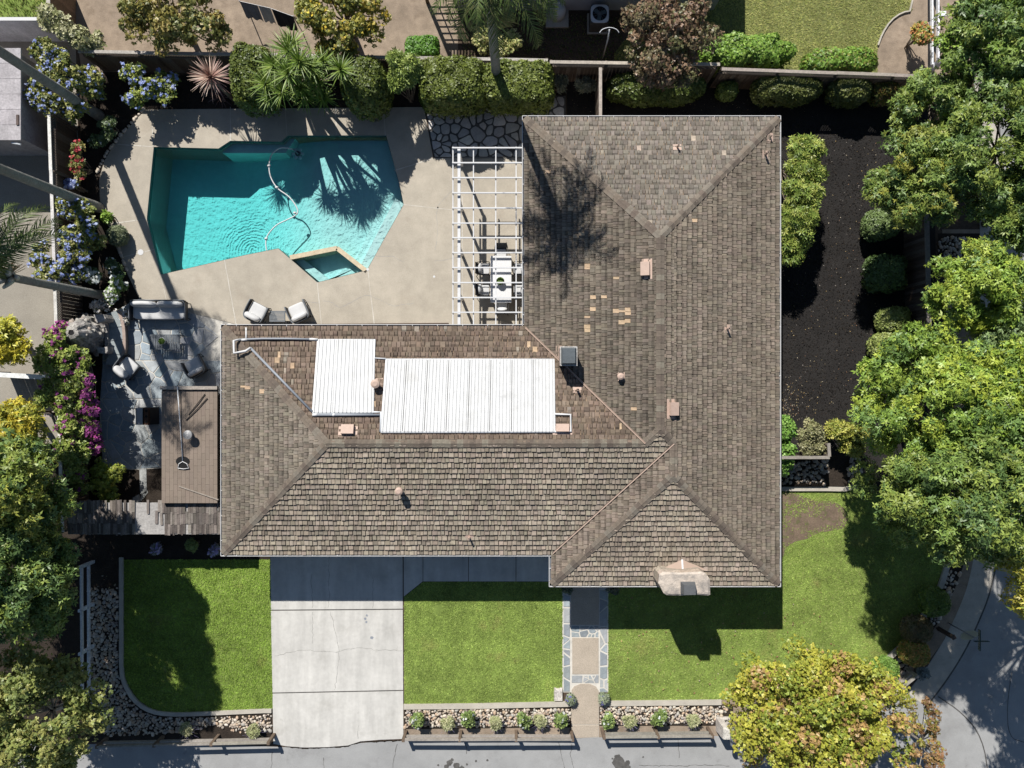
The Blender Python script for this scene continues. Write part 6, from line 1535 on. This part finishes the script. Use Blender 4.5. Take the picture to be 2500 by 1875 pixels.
# neighbours' hedges
BRG = [(.095, .165, .022), (.12, .20, .03), (.07, .13, .02), (.16, .23, .045)]
hedge('hedge', 'bright green hedge beside the copper tree', 1830, 112, 1.7, 1.95, .72, BRG, 5200, T_BROAD, .8, seed=51, rough=.09, p=2.7)
hedge('hedge', 'second green hedge beyond the back fence', 2065, 138, 1.6, 1.45, .55, BRG[:3] + [(.13, .14, .03)], 3800, T_BROAD, .75, seed=52, rough=.08, p=3.2)
hedge('hedge', 'square bright green bush beside the trellis shadow', 1028, 108, 1.2, .72, .48, [(.06, .14, .016), (.085, .18, .022), (.05, .11, .016)], 2000, T_BROAD, .7, seed=53, p=4)
shrub('bush', 'pale variegated bush at the palm foot', [(1178, 110, 1.0), (1225, 120, 1.0), (1185, 85, 1.3), (1248, 100, .9)], (.35, .35, .3), .26, 2000, [(.30, .30, .11), (.36, .33, .15), (.14, .17, .05)], T_BROAD, .6, 54, cat='bush')
shrub('bush', 'orange tinged bush by the white rail fence', [(2245, 85, 1.0)], (.42, .45, .4), .3, 1100, [(.30, .13, .05), (.24, .17, .04), (.12, .15, .03)], T_BROAD, .7, 55, cat='bush')
# side yard shrubs
CIT = [(.11, .15, .028), (.15, .18, .036), (.08, .12, .024), (.20, .215, .05)]
shrub('citrus_shrub', 'tall narrow citrus shrub along the house side', [(1957, 380, 2.2), (1962, 430, 2.3), (1955, 480, 2.3), (1955, 530, 2.2), (1940, 575, 2.0), (1925, 600, 1.7)], (.66, .55, .45), .36, 5600, CIT, T_STAR, 1.1, 56)
RB = 'shrubs lining the boundary fence'
hedge('hedge', 'rounded shrub under the olive tree by the fence', 2172, 540, 1.6, .72, .62, [(.10, .135, .05), (.075, .11, .035)], 2000, seed=57, p=2.4, group=RB, cat='shrub')
hedge('hedge', 'dark shaded shrub between fence and mulch', 2182, 662, 1.5, .86, .80, [(.06, .095, .028), (.05, .08, .025)], 2200, seed=58, p=2.4, group=RB, cat='shrub', rough=.09)
hedge('hedge', 'pale clipped shrub tucked behind the fence end', 2198, 780, 1.3, .66, .58, [(.16, .18, .055), (.12, .15, .04)], 1800, seed=59, p=2.6, group=RB, cat='shrub')
hedge('hedge', 'pale clipped shrub touching the big green tree', 2192, 845, 1.3, .85, .66, [(.17, .19, .06), (.13, .16, .045)], 2200, seed=60, p=2.6, group=RB, cat='shrub')
shrub('shrub', 'fresh green shrub against the house corner', [(1915, 1045, 1.2), (1917, 1095, 1.1), (1912, 1125, .9)], (.32, .4, .35), .25, 1700, [(.10, .19, .035), (.14, .23, .05), (.07, .14, .025)], T_SMALL, 1.1, 61)
shrub('shrub', 'grey olive shrub above the low gate fence', [(1978, 1055, 1.1), (1985, 1090, 1.0)], (.5, .4, .35), .25, 1900, [(.17, .165, .09), (.13, .135, .06), (.2, .19, .1)], T_FINE, 1.2, 62)
shrub('shrub', 'yellow green shrub between gate fence and big tree', [(2040, 1050, 1.2), (2085, 1060, 1.2), (2075, 1085, 1.0)], (.5, .4, .35), .26, 2200, [(.20, .21, .04), (.15, .175, .035), (.24, .23, .055)], T_FINE, 1.3, 63)
# corner shrubs
hedge('shrub', 'round dark green shrub at the street corner', 2297, 1478, 1.1, .58, .62, [(.06, .10, .02), (.09, .13, .025)], 1700, seed=64, p=2.3, cat='shrub')
hedge('shrub', 'dark reddish shrub in the corner shade', 2252, 1545, 1.0, .62, .55, [(.10, .075, .035), (.07, .065, .025)], 1600, seed=65, p=2.3, cat='shrub')
hedge('shrub', 'green and orange shrub lit at the corner kerb', 2246, 1602, 1.0, .60, .55, [(.12, .16, .03), (.28, .17, .05), (.17, .17, .04), (.32, .2, .07)], 1700, T_FINE, 1.1, seed=66, p=2.2, cat='shrub')
hedge('shrub', 'low spreading green ground cover beside tilted rails', 2160, 1648, .5, .62, .72, [(.09, .16, .03), (.12, .19, .04)], 1500, T_FINE, 1.0, seed=67, p=2.4, rz=-.7, cat='shrub')
shrub('shrub', 'small grey blue shrub beside the corner rails', [(2246, 1645, .35)], (.3, .3, .15), .16, 500, [(.16, .20, .21), (.12, .15, .15)], T_FINE, .8, 68)

# ------------------------------------------------------------------ flowering shrubs by the lattice fence
PLG = [(.11, .13, .03), (.16, .165, .045), (.075, .095, .025), (.2, .19, .06)]
PLB = [(.21, .25, .42), (.17, .21, .40), (.28, .31, .42)]
shrub('plumbago', 'large blue flowering shrub at the garden corner', [(120, 125, 1.9), (160, 165, 1.9), (110, 200, 1.8), (170, 215, 1.7), (215, 200, 1.5), (130, 260, 1.6), (100, 240, 1.8), (180, 265, 1.3), (140, 150, 1.8), (235, 215, 1.2)], (.55, .45, .35), .26, 6200, PLG, T_SMALL, 1.05, 71, (340, PLB, .85, 6))
shrub('plumbago', 'blue flowering shrub in the bed before the back fence', [(330, 185, 1.3), (365, 215, 1.3), (340, 240, 1.1), (395, 225, 1.1), (405, 200, 1.0)], (.45, .38, .3), .22, 2600, [(.15, .18, .035), (.2, .22, .05), (.1, .125, .03)], T_SMALL, 1.05, 72, (100, PLB, 1.0, 7))
shrub('plumbago', 'blue flowering shrub between the two leaning palms', [(165, 505, 1.7), (200, 520, 1.6), (215, 560, 1.5), (180, 580, 1.7), (170, 630, 1.6), (205, 620, 1.4), (150, 660, 1.6), (190, 660, 1.3), (230, 590, 1.1), (105, 625, 1.8), (118, 680, 1.8)], (.42, .45, .3), .22, 4600, PLG, T_SMALL, 1.0, 73, (220, PLB, 1.0, 8))
shrub('shrub', 'pale grey green shrub above the garden corner', [(155, 75, 2.0), (195, 95, 1.9), (225, 105, 1.7), (135, 45, 2.1)], (.5, .4, .35), .25, 2300, [(.22, .22, .12), (.27, .26, .15), (.14, .15, .06)], T_SMALL, 1.1, 74)
WF = [(.42, .42, .40), (.36, .38, .37)]
shrub('flower_bush', 'dark bush by the first palm base and edging stones', [(265, 310, .7), (245, 340, .6)], (.35, .3, .2), .18, 1100, [(.05, .075, .03), (.07, .095, .035)], T_SMALL, .9, 75, (8, WF, 1, 3))
shrub('flower_bush', 'red rose bush near the terrace edge', [(188, 400, 1.0), (195, 425, .9), (190, 365, 1.0)], (.25, .25, .25), .16, 800, [(.10, .12, .03), (.16, .13, .04)], T_SMALL, .8, 76, (26, [(.26, .035, .04), (.3, .06, .07)], 1.0, 5))
shrub('flower_bush', 'small blue flower tuft beside the red roses', [(180, 452, .9)], (.15, .12, .1), .12, 260, PLG, T_SMALL, .7, 77, (26, PLB, 1.2, 8))
hedge('shrub', 'round grey green shrub on the terrace edge', 277, 572, .75, .40, .42, [(.15, .17, .10), (.11, .13, .07)], 1500, T_FINE, .8, seed=78, p=2.2, cat='shrub')
shrub('flower_bush', 'bright green leaf tuft above the grey round shrub', [(262, 530, .5)], (.2, .16, .12), .14, 380, [(.13, .2, .03), (.09, .15, .025)], T_SMALL, 1, 79)
shrub('flower_bush', 'white flowered bush beside the third palm', [(232, 680, .9), (215, 665, .9)], (.3, .25, .2), .17, 900, [(.06, .09, .03), (.08, .11, .04)], T_SMALL, .9, 80, (70, WF, 1.1, 5))
shrub('flower_bush', 'white flowered bush touching the stone slab', [(285, 700, .8), (272, 722, .8), (296, 690, .6)], (.3, .3, .2), .17, 1000, [(.08, .13, .03), (.12, .17, .05)], T_SMALL, .9, 81, (60, WF, 1.1, 4))
shrub('flower_bush', 'shaded bush with white flecks along the terrace', [(275, 650, .6), (285, 665, .5)], (.25, .25, .15), .15, 700, [(.05, .075, .03), (.06, .09, .035)], T_SMALL, .9, 82, (18, WF, 1, 3))
shrub('ground_cover', 'silvery flowering ground cover by the hearth', [(255, 745, .25), (300, 770, .2), (305, 785, .2), (240, 750, .3)], (.25, .25, .1), .12, 900, [(.1, .11, .07), (.2, .2, .16)], T_SMALL, .6, 83, (120, [(.6, .6, .56), (.5, .45, .4)], .9, 3), cat='ground cover')
MAG = [(.15, .035, .12), (.19, .05, .15), (.12, .025, .10)]
shrub('bougainvillea', 'magenta bougainvillea along the lattice fence', [(140, 835, 1.9), (165, 870, 1.9), (205, 880, 1.6), (150, 920, 1.9), (190, 930, 1.7), (160, 980, 1.8), (205, 985, 1.5), (170, 1040, 1.8), (215, 1040, 1.4), (165, 1095, 1.7), (205, 1100, 1.4), (180, 1150, 1.5), (195, 1175, 1.1), (115, 880, 2.0), (120, 960, 1.9)], (.42, .5, .3), .24, 7600, [(.12, .165, .03), (.17, .205, .045), (.085, .12, .025), (.2, .22, .06)], T_SMALL, 1.1, 84, (95, MAG, 1.1, 8))
shrub('bougainvillea', 'magenta flower spray at the boulder fireplace', [(135, 815, 1.9), (152, 800, 1.7), (215, 960, 1.8), (228, 1000, 1.6), (232, 1050, 1.5), (235, 1090, 1.2), (222, 930, 1.6)], (.25, .3, .2), .18, 1100, [(.15, .17, .05), (.3, .05, .2)], T_SMALL, .9, 85, (120, MAG, 1.1, 9))
shrub('shrub', 'yellow green shrub above the worn shake roof', [(250, 1180, .9), (290, 1160, .8), (270, 1205, .8), (245, 1150, .7)], (.45, .35, .28), .22, 1800, [(.17, .20, .03), (.12, .155, .025), (.22, .23, .04)], T_BROAD, .75, 86)
shrub('shrub', 'pale tuft in the shaded bed under the shake roof', [(470, 1330, .5)], (.2, .16, .12), .13, 380, [(.16, .2, .07), (.12, .16, .05)], T_STAR, .7, 87)
LV = [(.34, .30, .48), (.28, .25, .42)]
for k, (px, py, lb) in enumerate(((385, 1340, 'lavender tuft in deep shade below the shake roof'), (525, 1345, 'lavender tuft in the shade at the house corner'))):
    shrub('lavender', lb, [(px, py, .3)], (.2, .2, .1), .12, 300, [(.12, .14, .1), (.2, .18, .22)], T_STAR, .6, 88 + k, (22, LV, .8, 4))
# ------------------------------------------------------------------ roses and lavender along the street fence
RO = [(.11, .15, .045), (.15, .19, .06), (.08, .12, .035)]
LVG = [(.23, .24, .13), (.18, .2, .09), (.28, .27, .16)]
for k, (px, py, kind, lb) in enumerate(((1020, 1757, 0, 'white rose bush nearest the driveway'), (1092, 1768, 1, 'lavender plant second along the driveway fence'), (1144, 1752, 0, 'white rose bush third along the driveway fence'), (1209, 1766, 1, 'lavender plant before the middle fence post'),
        (1277, 1755, 0, 'rose bush just past the middle fence post'), (1319, 1764, 1, 'yellowish lavender plant between two roses near the walk'), (1368, 1754, 0, 'rose bush nearest the front walk on driveway side'),
        (1484, 1757, 0, 'white rose bush just past the front walk'), (1538, 1762, 1, 'grey green lavender plant between two white roses'), (1610, 1750, 0, 'white rose bush midway to the mailbox'), (1690, 1760, 1, 'lavender plant close to the mailbox'),
        (458, 1784, 1, 'yellowish lavender tuft on the street before cobbles'), (620, 1788, 1, 'grey lavender at the driveway fence end'))):
    if kind == 0: shrub('rose_bush', lb, [(px + rnd.uniform(-4, 4), py - 3, .55), (px + rnd.uniform(-6, 6), py + 6, .45)], (.2 * rnd.uniform(.7, 1.3), .18, .18), .14, int(420 * rnd.uniform(.7, 1.5)), RO, T_SMALL, .95, 100 + k, (6, WF, .9, 4), group='roses along the street fence')
    else:
        t = shrub('lavender', lb, [(px, py - 4, .35)], (.2, .18, .12), .13, 480, LVG, T_STAR, .75, 100 + k, None, group='lavender along the street fence')
        rosette('flower_spikes', t, (0, -.1, .25), 34, .62, .012, LV + [(.2, .2, .14)], 100 + k, 15, 70, .35, 'petal')
for k, (px, py, lb) in enumerate(((1392, 1704, 'blue agapanthus on the driveway side of the walk'), (1473, 1704, 'blue agapanthus on the chimney side of the walk'))):
    t = shrub('agapanthus', lb, [(px, py, .25)], (.12, .14, .1), .12, 300, [(.12, .15, .09), (.18, .2, .14)], T_STAR, .8, 130 + k, (9, [(.10, .10, .26), (.14, .13, .3)], .8, 5), group='agapanthus beside the walk')
for k, (px, py, lb) in enumerate(((1385, 1437, 'dark potted shrub by the walk under the gable eave'), (1495, 1437, 'dark shrub beside the walk under the gable eave'))):
    shrub('shrub', lb, [(px, py, .4)], (.25, .15, .15), .14, 380, [(.05, .07, .03), (.1, .11, .08)], T_SMALL, .8, 140 + k)
for k, (px, py, lb) in enumerate(((1365, 205, 'grey feathery plant at the flagstone court end'), (1430, 208, 'grey feathery plant beside the short fence'))):
    shrub('shrub', lb, [(px, py, .5)], (.4, .2, .2), .16, 500, [(.13, .14, .09), (.18, .18, .13)], T_STAR, .9, 150 + k)

# ------------------------------------------------------------------ spiky plants
cd = empty('cordyline', (*P(514, 187, 2.4), 0), label='large pinkish brown spiky cordyline in the back bed', cat='cordyline')
MB().tube([(0, 0, 0), (0, 0, 2.3)], [.09, .06], 8, (.2, .15, .12)).build('stem', 'bark', cd, True)
rosette('leaf_rosette', cd, (0, 0, 2.35), 130, 1.0, .055, [(.44, .27, .22), (.52, .36, .28), (.32, .19, .17), (.56, .42, .33)], 5, -12, 82, .12)
cd2 = empty('cordyline', (*P(549, 246), 0), label='small dark cordyline beside the hedge foot', cat='cordyline')
MB().tube([(0, 0, 0), (0, 0, .4)], [.06, .05], 8, (.2, .15, .12)).build('stem', 'bark', cd2, True)
rosette('leaf_rosette', cd2, (0, 0, .42), 60, .62, .035, [(.13, .07, .07), (.2, .12, .11)], 6, 0, 80, .15)
yc_ = empty('yucca', (*P(738, 205), 0), label='big green yucca clump of many spiky heads', cat='yucca')
T = Matrix.Translation(-yc_.location); YR = random.Random(8); YB = Vector((*P(738, 205), 0))
for k, (px, py, h, L_) in enumerate(((705, 125, 2.7, 1.0), (730, 150, 2.9, .95), (670, 160, 2.5, .95), (705, 180, 2.8, .95), (760, 165, 2.6, .9), (650, 205, 2.0, .9), (690, 225, 2.1, .85), (735, 215, 2.2, .9), (775, 200, 2.0, .8), (832, 170, 2.4, .8), (790, 150, 2.3, .7), (715, 105, 2.3, .8), (660, 235, 1.6, .8), (745, 240, 1.6, .75), (790, 240, 1.4, .7))):
    h += 1.0; c = P3(px, py, h); rosette('leaf_rosette', yc_, tuple(c - YB), 74, L_, .055, [(.20, .30, .05), (.15, .235, .04), (.26, .34, .075), (.12, .19, .04)], 20 + k, -8, 84, .16)
    b = MB(); taper(b, YB + Vector((YR.uniform(-.3, .3), YR.uniform(-.2, .2), 0)), c, .10, .06, 7, .08, (.2, .16, .12)); b.build('stem', 'bark', yc_, True, mw=T)

pot('potted_plant', P(1221, 686, 1.0), .77, .185, .22, 'round green plant in white pot on the dining table')
pot('potted_plant', P(396, 833, .6), .465, .155, .18, 'round green plant in white pot on the coffee table')
